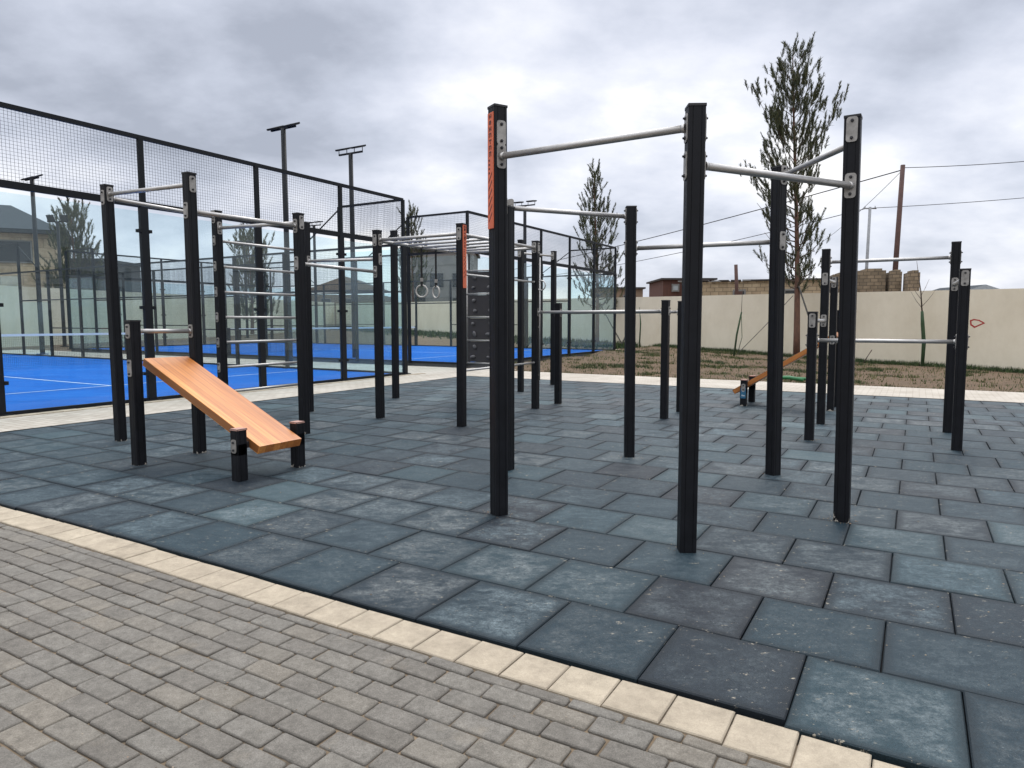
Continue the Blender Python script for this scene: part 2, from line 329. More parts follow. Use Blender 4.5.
# ------------------------------------------------------------------ mesh builder
class MB:
    def __init__(s):
        s.bm = bmesh.new(); s.mats = []; s.uv = s.bm.loops.layers.uv.new('UVMap')
    def mi(s, m):
        if m is None: return 0
        if m not in s.mats: s.mats.append(m)
        return s.mats.index(m)
    def face(s, vs, m=None, smooth=False, uvs=None):
        f = s.bm.faces.new(vs); f.material_index = s.mi(m); f.smooth = smooth
        if uvs:
            for l, q in zip(f.loops, uvs): l[s.uv].uv = q
        return f
    def quad(s, pts, m=None, uvs=None):
        return s.face([s.bm.verts.new(p) for p in pts], m, False, uvs)
    def box(s, c, size, rz=0.0, m=None, bev=0.0, mat=None, brick=False):
        c = Vector(c); hx, hy, hz = (x / 2 for x in size)
        mt = mat if mat is not None else Matrix.Rotation(rz, 3, 'Z')
        v = [s.bm.verts.new(c + mt @ Vector((sx * hx, sy * hy, sz * hz))) for sz in (-1, 1) for sy in (-1, 1) for sx in (-1, 1)]
        idx = [(0, 2, 3, 1), (4, 5, 7, 6), (0, 1, 5, 4), (2, 6, 7, 3), (0, 4, 6, 2), (1, 3, 7, 5)]
        fs = [s.face([v[i] for i in q], m) for q in idx]
        if brick:
            for f in fs:
                n = f.normal if f.normal.length else Vector((0, 0, 1))
                f.normal_update(); n = f.normal
                ax = Vector((-n.y, n.x, 0))
                if ax.length < 0.1: ax = Vector((1, 0, 0)); up = Vector((0, 1, 0))
                else: ax.normalize(); up = Vector((0, 0, 1))
                for l in f.loops: l[s.uv].uv = (l.vert.co.dot(ax), l.vert.co.dot(up))
        if bev:
            es = list({e for f in fs for e in f.edges})
            bmesh.ops.bevel(s.bm, geom=es, offset=bev, segments=2, affect='EDGES', profile=0.7)
        return s
    def tube(s, p0, p1, r0, r1=None, n=12, m=None, caps=True):
        p0 = Vector(p0); p1 = Vector(p1); r1 = r0 if r1 is None else r1
        d = (p1 - p0).normalized(); a = Vector((0, 0, 1)) if abs(d.z) < 0.9 else Vector((1, 0, 0))
        x = d.cross(a).normalized(); y = d.cross(x)
        A = [s.bm.verts.new(p0 + (x * math.cos(t) + y * math.sin(t)) * r0) for t in [2 * PI * i / n for i in range(n)]]
        B = [s.bm.verts.new(p1 + (x * math.cos(t) + y * math.sin(t)) * r1) for t in [2 * PI * i / n for i in range(n)]]
        for i in range(n): s.face([A[i], A[(i + 1) % n], B[(i + 1) % n], B[i]], m, n > 5)
        if caps: s.face(A[::-1], m); s.face(B, m)
        return s
    def path(s, pts, r, n=6, m=None):
        pts = [Vector(p) for p in pts]
        rings = []
        for i, p in enumerate(pts):
            d = (pts[min(i + 1, len(pts) - 1)] - pts[max(i - 1, 0)]).normalized()
            a = Vector((0, 0, 1)) if abs(d.z) < 0.9 else Vector((1, 0, 0))
            x = d.cross(a).normalized(); y = d.cross(x)
            rr = r[i] if isinstance(r, (list, tuple)) else r
            rings.append([s.bm.verts.new(p + (x * math.cos(t) + y * math.sin(t)) * rr) for t in [2 * PI * k / n for k in range(n)]])
        for a, b in zip(rings, rings[1:]):
            for i in range(n): s.face([a[i], a[(i + 1) % n], b[(i + 1) % n], b[i]], m, True)
        s.face(rings[0][::-1], m); s.face(rings[-1], m)
        return s
    def torus(s, c, Rr, r, ax, n=28, k=8, m=None):
        c = Vector(c); ax = Vector(ax).normalized(); z = Vector((0, 0, 1)); x = ax.cross(z).normalized()
        rings = []
        for i in range(n):
            t = 2 * PI * i / n; d = x * math.cos(t) + z * math.sin(t)
            rings.append([s.bm.verts.new(c + d * (Rr + r * math.cos(q)) + ax * r * math.sin(q)) for q in [2 * PI * j / k for j in range(k)]])
        for i in range(n):
            a, b = rings[i], rings[(i + 1) % n]
            for j in range(k): s.face([a[j], a[(j + 1) % k], b[(j + 1) % k], b[j]], m, True)
        return s
    def build(s, name, parent=None, mat=None, off=None):
        """link as ONE mesh object; vertices are given in world space and moved to the parent's origin"""
        if off is None: off = ORIGIN.get(parent.name, Vector()) if parent else Vector()
        bmesh.ops.translate(s.bm, verts=s.bm.verts, vec=-Vector(off))
        bmesh.ops.recalc_face_normals(s.bm, faces=s.bm.faces)
        me = bpy.data.meshes.new(name); s.bm.to_mesh(me); s.bm.free()
        for m in (s.mats or [mat or M['fence']]): me.materials.append(m)
        o = bpy.data.objects.new(name, me); COL.objects.link(o)
        if parent: o.parent = parent
        else: o.location = off
        ORIGIN[o.name] = Vector(off)
        return o
ORIGIN = {}
def tag(o, label, cat, group=None, kind=None):
    if label: o['label'] = label
    if cat: o['category'] = cat
    if group: o['group'] = group
    if kind: o['kind'] = kind
    return o
def thing(name, label, cat, loc=(0, 0, 0), group=None):
    o = bpy.data.objects.new(name, None); COL.objects.link(o); o.empty_display_size = 0.2
    o.location = loc; ORIGIN[o.name] = Vector(loc)
    return tag(o, label, cat, group)
def struct(o): o['kind'] = 'structure'; return o
def kids(o): return [c for c in bpy.data.objects if c.parent == o]
def copy_tree(o, parent=None):
    c = o.copy(); COL.objects.link(c); c.parent = parent
    for ch in kids(o): copy_tree(ch, c)
    return c

# ------------------------------------------------------------------ paved ground
S = 0.5018
def tile_top(mb, u0, u1, v0, v1, m, top, ch, depth, gap, jit=0.0, tilt=0.0):
    u0 += gap; u1 -= gap; v0 += gap; v1 -= gap
    zt = [top + random.uniform(-tilt, tilt) for _ in range(4)]
    cs = [(u0, v0), (u1, v0), (u1, v1), (u0, v1)]
    cs = [(a + random.uniform(-jit, jit), b + random.uniform(-jit, jit)) for a, b in cs]
    sg = [(1, 1), (-1, 1), (-1, -1), (1, -1)]
    T = [mb.bm.verts.new(W(a + ch * s[0], b + ch * s[1], z)) for (a, b), s, z in zip(cs, sg, zt)]
    Q = [mb.bm.verts.new(W(a, b, z - ch)) for (a, b), z in zip(cs, zt)]
    B = [mb.bm.verts.new(W(a, b, top - depth)) for a, b in cs]
    mb.face(T, m, False, [(0, 0), (1, 0), (1, 1), (0, 1)])
    for i in range(4):
        j = (i + 1) % 4
        mb.face([Q[i], Q[j], T[j], T[i]], m, False, [(0, 0)] * 4)
        mb.face([B[i], B[j], Q[j], Q[i]], m, False, [(0, 0)] * 4)

def paver_top(mb, u0, u1, v0, v1, m, top, ch, depth, gap, jit, tilt, cut):
    u0 += gap; u1 -= gap; v0 += gap; v1 -= gap
    J = lambda: random.uniform(-jit, jit)
    c = [cut * random.uniform(.5, 1.6) for _ in range(4)]
    um, vm = (u0 + u1) / 2, (v0 + v1) / 2
    P = [(u0 + c[0], v0 + J()), (um, v0 + J()), (u1 - c[1], v0 + J()), (u1 + J(), v0 + c[1]), (u1 + J(), v1 - c[2]), (u1 - c[2], v1 + J()), (um, v1 + J()), (u0 + c[3], v1 + J()), (u0 + J(), v1 - c[3]), (u0 + J(), v0 + c[0])]
    ta, tb = random.uniform(-tilt, tilt), random.uniform(-tilt, tilt)
    hz = lambda a, b: top + ta * (a - um) / (u1 - u0) + tb * (b - vm) / (v1 - v0)
    fu, fv = 1 - 2 * ch / (u1 - u0), 1 - 2 * ch / (v1 - v0)
    ins = [(um + (a - um) * fu, vm + (b - vm) * fv) for a, b in P]
    mid = [(um + (a - um) * (1 + fu) / 2 * 1.004, vm + (b - vm) * (1 + fv) / 2 * 1.006) for a, b in P]
    uvf = lambda a, b: ((a - u0) / (u1 - u0), (b - v0) / (v1 - v0))
    T = [mb.bm.verts.new(W(a, b, hz(a, b))) for a, b in ins]
    K = [mb.bm.verts.new(W(a, b, hz(a, b) - ch * .28)) for a, b in mid]
    Q = [mb.bm.verts.new(W(a, b, hz(a, b) - ch)) for a, b in P]
    B = [mb.bm.verts.new(W(a, b, top - depth)) for a, b in P]
    mb.face(T, m, False, [uvf(*q) for q in ins])
    n = len(P)
    for i in range(n):
        j = (i + 1) % n
        mb.face([K[i], K[j], T[j], T[i]], m, True, [uvf(*mid[i]), uvf(*mid[j]), uvf(*ins[j]), uvf(*ins[i])])
        mb.face([Q[i], Q[j], K[j], K[i]], m, True, [uvf(*P[i]), uvf(*P[j]), uvf(*mid[j]), uvf(*mid[i])])
        mb.face([B[i], B[j], Q[j], Q[i]], m, False, [(0, 0)] * 4)

def border_v(u):                      # the kerb line wanders a little
    return -1.512 + 0.008 * math.sin(u * 1.7 + 0.6) - (0.045 * ((u - 0.45) / 0.7) ** 1.3 if u > 0.45 and u < 1.2 else (0.08 if u >= 1.2 else 0))
mb = MB()
for k in range(-3, 19):
    off = 0.0 if k % 2 == 0 else 0.5
    cells = []
    i = -16
    edges = [-16 * S] + [S * (j + off) for j in range(-16, 19) if S * (j + off) > -16 * S + 0.1]
    for a, b in zip(edges, edges[1:]):
        v0 = k * S + random.uniform(-.002, .002); v1 = (k + 1) * S
        if k == -3: v0 = border_v((a + b) / 2)
        tile_top(mb, a, b, v0, v1, M['tile'], random.uniform(-0.002, 0.0015), 0.0045, 0.05, 0.0022, 0.0012, 0.0012)
floor = struct(mb.build('rubber_tile_floor'))
mb = MB(); mb.quad([W(-8.03, -1.55, -.03), W(9.6, -1.55, -.03), W(9.6, 9.54, -.03), W(-8.03, 9.54, -.03)], M['under'])
struct(mb.build('tile_underlay'))

ZP = -0.009
mb = MB()
u = -9.0
while u < 4.6:
    l = 0.2 + random.uniform(-.003, .003)
    vb = border_v(u + l / 2)
    tile_top(mb, u, u + l, vb - 0.014 - 0.198, vb - 0.014, M['kerb'], ZP + random.uniform(-.002, .002), 0.004, 0.06, 0.0022, 0.0015, 0.0015)
    u += l
struct(mb.build('kerb_border'))
mb = MB()
v = -1.728; row = 0
while v > -5.2:
    h = 0.055 if row == 0 else 0.0955
    u = -9.0 + (0.1 if row % 2 else 0) + random.uniform(-.012, .012)
    while u < 4.8:
        l = 0.198 + random.uniform(-.004, .004)
        vb = v + (border_v(u + l / 2) + 1.512)
        paver_top(mb, u, u + l, vb - h, vb, M['paver'], ZP + random.uniform(-.0022, .0018), 0.0065, 0.06, random.uniform(.0016, .0042), 0.0017, 0.0024, 0.006)
        u += l
    v -= h; row += 1
struct(mb.build('paved_walk'))
mb = MB(); mb.quad([W(-9.2, -5.3, ZP - .0098), W(4.9, -5.3, ZP - .0098), W(4.9, -1.6, ZP - .0098), W(-9.2, -1.6, ZP - .0098)], M['sand'])
struct(mb.build('joint_sand'))

# pale path round the tiles and between the courts
mb = MB()
for (u0, u1, v0, v1) in ((-9.72, -8.04, -6.0, 9.555), (-34, -8.04, 9.555, 11.95), (-8.04, 12, 9.555, 11.5), (-34, -10, 22.6, 24.6)):
    z = 0.004 if v0 < 20 else 0.05
    mb.quad([W(u0, v0, z), W(u1, v0, z), W(u1, v1, z), W(u0, v1, z)], M['path'])
struct(mb.build('pale_path'))
mb = MB()
for k in range(60):
    v0 = -6 + k * 0.26
    tile_top(mb, -9.46, -9.28, v0, v0 + 0.258, M['kerb'], 0.010 + random.uniform(0, .006), 0.004, 0.05, 0.003, 0.002, 0.001)
struct(mb.build('court_kerb'))

# terrain: one sheet, rising gently to the boundary wall
WD = Vector((-0.655, 1.0, 0)); WO = Vector((14.93, 20.0, 0))
def wall_pt(t): return WO + WD * t
def wall_zb(t): return max(-0.25, min(0.72, -0.17 + 0.0168 * t))
WDn = WD.normalized(); WN = Vector((-WDn.y, WDn.x, 0))      # points to the near side? (towards the left)
def terrain(x, y):
    u, v = UV(x, y)
    d = Vector((x, y, 0)) - WO
    t = d.dot(WDn) / WD.length; dist = d.dot(WN)             # distance in front of the wall
    zb = wall_zb(t)
    if dist <= 0: return zb
    if u < -9.6:
        a = v - 25.0
    else:
        a = v - 11.6
    if a <= 0: return -0.055
    f = a / (a + dist)
    if u > -9.6: zb += 0.0; bmpz = 0.14 * min(1, max(0, (v - 12.0) / 2.5)) * max(0, 1 - (u + 9.5) / 9)
    else: bmpz = 0
    return bmpz - 0.05 + (zb + 0.05) * min(1, f) + 0.03 * math.sin(x * 1.3) * math.sin(y * 1.1) * min(1, a)
xs = [-3000, -900, -300, -140, -90] + [-70 + 1.5 * i for i in range(74)] + [60, 90, 160, 400, 900, 3000]
ys = [-3000, -800, -200, -60, -20, 0, 8] + [10 + 1.2 * i for i in range(60)] + [90, 110, 160, 300, 800, 3000]
bm = bmesh.new()
g = [[bm.verts.new((x, y, terrain(x, y) if abs(x) < 300 and -60 < y < 300 else -0.05)) for x in xs] for y in ys]
for j in range(len(ys) - 1):
    for i in range(len(xs) - 1):
        f = bm.faces.new((g[j][i], g[j][i + 1], g[j + 1][i + 1], g[j + 1][i])); f.smooth = True
me = bpy.data.meshes.new('ground'); bm.to_mesh(me); bm.free(); me.materials.append(M['ground'])
gr = bpy.data.objects.new('ground', me); COL.objects.link(gr); struct(gr)

# grass tufts
mb = MB()
def blade(mb, p, h, w, m):
    a = random.uniform(0, 2 * PI); d = Vector((math.cos(a), math.sin(a), 0)); l = Vector((random.uniform(-.5, .5), random.uniform(-.5, .5), 0)) * h
    b0 = mb.bm.verts.new(p - d * w); b1 = mb.bm.verts.new(p + d * w); t = mb.bm.verts.new(p + l + Vector((0, 0, h)))
    mb.face([b0, b1, t], m)
cnt = 0
from mathutils import noise as mnoise
for _ in range(85000):
    u = random.uniform(-9.3, 14); v = random.uniform(11.5, 30)
    p = W(u, v); d = p - WO; dist = d.dot(WN)
    if dist < 0.1 or p.x > 0.95 * p.y: continue
    n = mnoise.noise(Vector((p.x * 0.7, p.y * 0.7, 3.1))) + 0.5 * mnoise.noise(Vector((p.x * 2.6, p.y * 2.6, 9)))
    edge = v < 11.95
    near = dist < 1.1
    if not (near or edge and random.random() < .75 or n > 0.30 or random.random() < .07): continue
    z = terrain(p.x, p.y) - 0.01
    mt = M['bladeg'] if near or (n > 0.42 and not edge) else M['blade']
    for q in range(3):
        r = Vector((random.gauss(0, .05), random.gauss(0, .05), 0))
        blade(mb, Vector((p.x, p.y, z)) + r, random.uniform(.04, .10) * (1.7 if near else 1) * (0.9 if edge else 1), random.uniform(.006, .014), mt)
for _ in range(7000):
    t = random.uniform(13, 49); dd = abs(random.gauss(0, 1.1)) + .12
    p = wall_pt(t) + WN * dd
    z = terrain(p.x, p.y) - .02
    blade(mb, Vector((p.x, p.y, z)), random.uniform(.12, .38), random.uniform(.03, .07), M['bladeg'])
gs = mb.build('grass'); tag(gs, 'sparse tufts of green and dry grass on the bare soil by the cream wall', 'grass', None, 'stuff')

# ------------------------------------------------------------------ workout rigs
HP = 0.046                                        # half the width of a post
def post_profile(rot):
    h = HP; c = 0.006; g = 0.004; dpt = 0.0025
    side = [(-h + c, -h), (-0.5 * h - g / 2, -h), (-0.5 * h - g / 4, -h + dpt), (-0.5 * h + g / 4, -h + dpt), (-0.5 * h + g / 2, -h),
            (0.5 * h - g / 2, -h), (0.5 * h - g / 4, -h + dpt), (0.5 * h + g / 4, -h + dpt), (0.5 * h + g / 2, -h), (h - c, -h)]
    out = []
    for k in range(4):
        ca, sa = math.cos(rot + k * PI / 2), math.sin(rot + k * PI / 2)
        out += [(x * ca - y * sa, x * sa + y * ca) for x, y in side]
    return out
class Post:
    def __init__(s, root, x, y, top, rot, lean=0.0, name='post', cap=None):
        s.b = Vector((x, y, 0)); s.lean = Vector((lean, 0, 0)); s.top = top; s.rot = rot; s.root = root
        mb = MB()
        pr = post_profile(rot)
        lv = [-0.02, 0.02, 0.3, top * 0.5, top - 0.012]
        rings = [[mb.bm.verts.new(s.at(z) + Vector((a, b, 0))) for a, b in pr] for z in lv]
        for A, B in zip(rings, rings[1:]):
            for i in range(len(pr)):
                j = (i + 1) % len(pr); mb.face([A[i], A[j], B[j], B[i]], M['post'])
        mb.face(rings[-1], M['post']); mb.face(rings[0][::-1], M['post'])
        mb.box(s.at(top - 0.008), (2 * HP + .004, 2 * HP + .004, 0.016), rot, cap or M['cap'], 0.003)
        s.o = mb.build(name, root)
    def at(s, z):
        f = z / s.top if s.top else 0
        return Vector((s.b.x, s.b.y, z)) + s.lean * f
    def face(s, d):                               # the outward face normal nearest to direction d
        best = None
        for k in range(4):
            n = Vector((math.cos(s.rot + k * PI / 2), math.sin(s.rot + k * PI / 2), 0))
            if best is None or n.dot(d) > best.dot(d): best = n
        return best
def plate(mb, p, n, w=0.064, h=0.15):
    """rounded steel plate with two bolts, flush on a post face"""
    t = Vector((-n.y, n.x, 0)); z = Vector((0, 0, 1)); r = 0.018; th = 0.006
    pts = []
    for cx, cz, a0 in ((1, 1, 0), (-1, 1, 90), (-1, -1, 180), (1, -1, 270)):
        for k in range(4):
            a = R(a0 + k * 30); pts.append((cx * (w / 2 - r) + r * math.cos(a), cz * (h / 2 - r) + r * math.sin(a)))
    A = [mb.bm.verts.new(p + t * a + z * b + n * 0.0005) for a, b in pts]; B = [mb.bm.verts.new(p + t * a + z * b + n * th) for a, b in pts]
    mb.face(A[::-1], M['plate']); mb.face(B, M['plate'])
    for i in range(len(pts)): j = (i + 1) % len(pts); mb.face([A[i], A[j], B[j], B[i]], M['plate'])
    for sgn in (-1, 1):
        q = p + z * sgn * (h / 2 - 0.024)
        mb.tube(q + n * 0.005, q + n * 0.013, 0.0105, 0.010, 6, M['bolt'])
        mb.tube(q + n * 0.013, q + n * 0.020, 0.006, 0.0055, 8, M['bolt'])
def bar(root, A, B, z, z2=None, r=0.0205, back=True, name='pull_up_bar', plates=True, w=0.064, h=0.15):
    z2 = z if z2 is None else z2
    a, b = A.at(z), B.at(z2); d = b - a; d.z = 0; d.normalize()
    na, nb = A.face(d), B.face(-d)
    pa = a + na * (HP + 0.006); pb = b + nb * (HP + 0.006)
    mb = MB(); mb.tube(pa, pb, r, None, 14, M['steel'])
    for p, n in ((pa, 1), (pb, -1)):
        q = (pb - pa).normalized() * n
        mb.tube(p, p + q * 0.02, r * 1.25, r * 1.05, 14, M['steel'])
    o = mb.build(name, root)
    if plates:
        for P_, zz, n in ((A, z, na), (B, z2, nb)):
            m2 = MB(); plate(m2, P_.at(zz) + n * HP, n, w, h); m2.build('mounting_plate', o)
            if back:
                m2 = MB(); plate(m2, P_.at(zz) - n * HP, -n, w, h); m2.build('mounting_plate', o)
    return o

# --- front hexagon
hx = thing('pull_up_frame', 'front hexagonal pull-up frame of six tall black posts joined by steel bars', 'pull-up frame', (1.03, 5.05, 0))
HEX = {}
for k, (x, y, top, rot, ln) in {'A': (-0.086, 4.465, 2.636, 30, -0.006), 'B': (0.979, 3.735, 2.418, 88, -0.007), 'C': (2.136, 4.33, 2.535, 148, -0.040),
                                'D': (2.194, 5.655, 2.525, 208, -0.036), 'E': (1.115, 6.415, 2.335, 268, -0.02), 'F': (-0.039, 5.845, 2.24, 328, 0.0)}.items():
    HEX[k] = Post(hx, x, y, top, R(rot), ln)
h = HEX
bar(hx, h['A'], h['B'], 2.318, 2.301); bar(hx, h['B'], h['C'], 2.105, 2.111); bar(hx, h['C'], h['D'], 2.385, 2.45, back=False)
bar(hx, h['D'], h['E'], 1.931, 1.955); bar(hx, h['E'], h['F'], 2.245, 2.235)
def extra_plate(P_, z, d, root):
    n = P_.face(Vector(d)); mb = MB(); plate(mb, P_.at(z) + n * HP, n); return mb.build('mounting_plate', P_.o)
a60 = lambda deg: (math.cos(R(deg)), math.sin(R(deg)), 0)
extra_plate(h['A'], 2.462, a60(-60), hx); extra_plate(h['C'], 2.447, a60(-122), hx)
def sign_strip(P_, z0, z1, deg):
    n = P_.face(Vector(a60(deg))); t = Vector((-n.y, n.x, 0)); z = Vector((0, 0, 1)); mb = MB()
    rz = math.atan2(n.y, n.x)
    c = P_.at((z0 + z1) / 2) + n * (HP + 0.004)
    mb.box(c, (0.007, 0.070, z1 - z0), rz, M['orange'], 0.001)
    sp = mb.build('sign_panel', P_.o)
    mk = MB(); L = z1 - z0
    def dab(a, zz, w, hh, sl=0.0):
        p = P_.at(zz) + n * (HP + 0.0085) + t * a
        q = [p - t * w / 2 - z * hh / 2, p + t * w / 2 - z * hh / 2 + z * sl, p + t * w / 2 + z * hh / 2 + z * sl, p - t * w / 2 + z * hh / 2]
        mk.quad(q, M['signink'])
    zz = z1 - 0.022; i = 0
    # a column of dark block letters, then a column of small marks, then slanted stripes
    for i in range(7):
        if i == 4: dab(0, zz + .008, .034, .008); dab(0, zz - .004, .009, .024)
        elif i == 6: dab(-.009, zz, .008, .030, .0); dab(.009, zz, .008, .030); dab(0, zz + .012, .012, .008)
        elif i == 1: dab(0, zz, .026, .024)
        else: dab(-.011, zz, .008, .028); dab(.011, zz, .008, .028); dab(0, zz + (.010 if i % 2 else -.002), .022, .008)
        zz -= 0.0385
    for i in range(4): dab(-0.014, zz, .018, .012); zz -= 0.026
    while zz > z0 + 0.05:
        dab(0, zz - .03, .046, .014, .055); zz -= 0.05
    mk.build('sign_lettering', P_.o)
    return sp
sign_strip(h['A'], 1.87, 2.588, -150)

# --- long left rig
rg = thing('workout_rig', 'long black calisthenics rig with wall-bar ladder, monkey bars and dip bars', 'workout rig', (-2.2, 9.0, 0))
GR = GA
LP = {}
def rp(k, uu, vv, top, ln=0.0, cap=None):
    p = W(uu, vv); LP[k] = Post(rg, p.x, p.y, top, GR, ln, cap=cap)
rp('P1', -6.28, .375, 2.70, -.010); rp('P2', -4.90, -.25, 1.293, .004); rp('P3', -4.935, .38, 2.68, .006)
rp('P4', -6.33, 1.70, 2.62); rp('P5', -4.915, 1.70, 2.479, -.006); rp('P5b', -6.36, 3.12, 2.66, .015); rp('P6', -5.045, 3.13, 2.464)
rp('P7', -6.43, 5.09, 2.77, .01); rp('Q', -5.07, 5.05, 2.44); rp('P8', -3.69, 3.075, 2.445, .01); rp('N5', -3.737, 5.05, 2.44, 0)
rp('N2', -5.126, 7.04, 2.74); rp('H1', -5.27, 8.62, 2.685); rp('H2', -3.72, 5.76, 1.564, -.006); rp('S1', -1.77, 5.01, 1.559, -.008); rp('S2', -1.79, 5.79, 1.567, -.009)
L = LP
bar(rg, L['P1'], L['P3'], 2.60, 2.57); bar(rg, L['P1'], L['P4'], 2.565, 2.54); bar(rg, L['P3'], L['P5'], 2.325, 2.335); bar(rg, L['P4'], L['P5'], 2.41, 2.375)
bar(rg, L['P5'], L['P6'], 1.925); bar(rg, L['P5b'], L['P6'], 2.12, 2.09); bar(rg, L['P2'], L['P3'], 1.195, 1.189, h=0.125)
for k in range(7):
    z = 0.405 + 0.309 * k
    bar(rg, L['P4'], L['P5b'], z, r=0.017, name='ladder_rung', w=0.05, h=0.12)
bar(rg, L['P6'], L['P8'], 2.335, 2.325, name='monkey_bar'); bar(rg, L['Q'], L['N5'], 2.335, name='monkey_bar')
r1 = bar(rg, L['P6'], L['Q'], 2.33, name='side_rail'); r2 = bar(rg, L['P8'], L['N5'], 2.32, 2.34, name='side_rail')
for k in range(1, 6):
    f = k / 6
    a = L['P6'].at(2.33).lerp(L['Q'].at(2.33), f); b = L['P8'].at(2.325).lerp(L['N5'].at(2.34), f)
    mb = MB(); mb.tube(a, b, 0.017, None, 12, M['steel']); mb.build('monkey_bar', rg)
bar(rg, L['N2'], L['H1'], 2.505, 2.585)
bar(rg, L['N5'], L['S1'], 1.415, name='dip_bar', h=0.12); bar(rg, L['H2'], L['S2'], 1.415, name='dip_bar', h=0.12)
bar(rg, L['P8'], L['N5'], 1.847, name='cross_bar', r=0.014, plates=False); bar(rg, L['P8'], L['N5'], 0.68, name='cross_bar', r=0.014, plates=False)
extra_plate(L['P2'], 0.87, a60(-120), rg)
sign_strip(L['P8'], 1.68, 2.425, -30)
mb = MB(); p = L['N5'].at(0) + E1 * (HP + 0.022); mb.tube(Vector((p.x, p.y, .42)), Vector((p.x, p.y, 2.2)), 0.011, None, 10, M['steel'])
for z in (.5, 1.2, 2.1): mb.box(Vector((p.x, p.y, z)) - E1 * .012, (.03, .02, .02), GR, M['plate'])
mb.torus(Vector((p.x, p.y, 1.80)) + E1 * .02, 0.07, 0.009, E2, 24, 8, M['steel'])
mb.build('vertical_pole', rg)
# climbing board between Q and N5
def climbing():
    qa = L['Q'].at(0); dirv = (L['N5'].at(0) - qa).normalized(); n = Vector((dirv.y, -dirv.x, 0))
    if n.y > 0: n = -n
    o = qa + dirv * 0.13; wd = 0.70; z0 = 0.64; zs = [0.64, 0.99, 1.345, 1.70, 2.05]
    fr = MB()
    for a in (0, wd): fr.tube(o + dirv * a + Vector((0, 0, 0.62)), o + dirv * a + Vector((0, 0, 2.36)), 0.016, None, 10, M['steel'])
    for z in zs: fr.tube(o + Vector((0, 0, z)) + n * .012, o + dirv * wd + Vector((0, 0, z)) + n * .012, 0.014, None, 10, M['steel'])
    f = fr.build('board_frame', rg)
    rz = math.atan2(dirv.y, dirv.x)
    for z, z2 in zip(zs, zs[1:]):
        mb = MB(); mb.box(o + dirv * wd / 2 + Vector((0, 0, (z + z2) / 2)), (wd - .04, .018, z2 - z - .035), rz, M['climb'], .003); bd = mb.build('climbing_board', rg)
        for q in range(4):
            c = o + dirv * (wd * (.17 if q % 2 else .58) + random.uniform(-.03, .05)) + Vector((0, 0, z + (z2 - z) * (.28 if q < 2 else .72))) + n * .025
            hb = MB(); bmesh.ops.create_icosphere(hb.bm, subdivisions=2, radius=0.028, matrix=Matrix.Translation(c) @ Matrix.Rotation(random.uniform(0, 3), 4, 'Y') @ Matrix.Diagonal((1.0, .9, random.uniform(.7, 1.7), 1)))
            hb.mi(M['hold']); hb.build('climbing_hold', bd)
climbing()

# gymnastic rings hang on the monkey-bar rail
for k, (f, lab) in enumerate(((0.49, 'gymnastic ring on a black strap, the one nearer the blue court corner'), (0.67, 'gymnastic ring on a black strap, the one nearer the orange-marked post'))):
    a = L['P6'].at(2.33).lerp(L['Q'].at(2.33), f)
    rt = thing('gymnastic_ring', lab, 'gym ring', (a.x, a.y, 1.70), 'pair of gymnastic rings')
    mb = MB(); mb.torus((a.x, a.y, 1.712), 0.084, 0.0115, a60(-100 if k == 0 else -138), 32, 10, M['ringwhite']); mb.build('ring', rt)
    mb = MB(); mb.box((a.x, a.y, 2.08), (.028, .004, .53), R(10), M['strap']); mb.box((a.x, a.y, 1.815), (.034, .035, .06), R(10), M['strap'], .004); mb.torus((a.x, a.y, 2.335), .025, .004, E2, 16, 6, M['strap'])
    st = mb.build('strap', rt)
    mb = MB(); mb.box((a.x, a.y, 1.872), (.044, .02, .05), R(10), M['plate'], .004); mb.build('buckle', st)

# --- right rig
rr = thing('low_bar_rig', 'black bar rig with staggered low and high bars near the grass on the right', 'workout rig', (4.1, 8.0, 0))
RP = {}
for k, (x, y, top, ln) in {'K1': (3.230, 7.345, 1.386, -.012), 'K2': (3.880, 8.51, 2.165, -.018), 'K3': (4.580, 9.76, 1.905, -.02), 'K4': (4.86, 10.235, 1.45, -.018), 'R1': (5.052, 7.85, 2.179, -.02), 'R2': (4.441, 6.74, 1.793, -.02)}.items():
    RP[k] = Post(rr, x, y, top, GR, ln)
K = RP
bar(rr, K['K1'], K['R2'], 1.08); bar(rr, K['K2'], K['R1'], 2.005); bar(rr, K['K1'], K['K2'], 1.29); bar(rr, K['K2'], K['K3'], 1.80, 1.83); bar(rr, K['R2'], K['R1'], 1.70); bar(rr, K['K3'], K['K4'], 1.02, h=0.125)

# --- inclined sit-up benches
def make_bench(label, group):
    o = thing('incline_bench', label, 'sit-up bench', (0, 0, 0), group)
    th = math.atan2(0.625, 1.43); ln = 1.43 / math.cos(th)
    c = Vector((-0.10 + 0.718, 0, 0.272 + 0.341))
    mt = Matrix.Rotation(-th, 3, 'Y')
    b = MB(); b.box(Vector((0, 0, -0.036)), (ln + 0.11, 0.44, 0.072), 0, M['wood'], 0.006)
    bo = b.build('seat_board', o); bo.location = c; bo.rotation_euler = (0, -th, 0)
    for sy in (-1, 1):
        Pst = Post(o, 0.0, sy * 0.303, 0.405 if sy < 0 else 0.425, 0, 0, 'leg', M['capred'])
        m2 = MB(); plate(m2, Vector((0, sy * (0.303 + HP), 0.285)), Vector((0, sy, 0)), .06, .11); m2.build('mounting_plate', Pst.o)
        m2 = MB(); m2.box((0, sy * (.303 - HP - .018), .285), (.05, .032, .05), 0, M['bolt'], .003); m2.build('bracket', Pst.o)
    return o
b1 = make_bench('inclined wooden sit-up bench in the left foreground with two short black legs', 'inclined wooden benches')
b1.location = (-2.045, 5.695, 0); b1.rotation_euler = (0, 0, GA + PI)
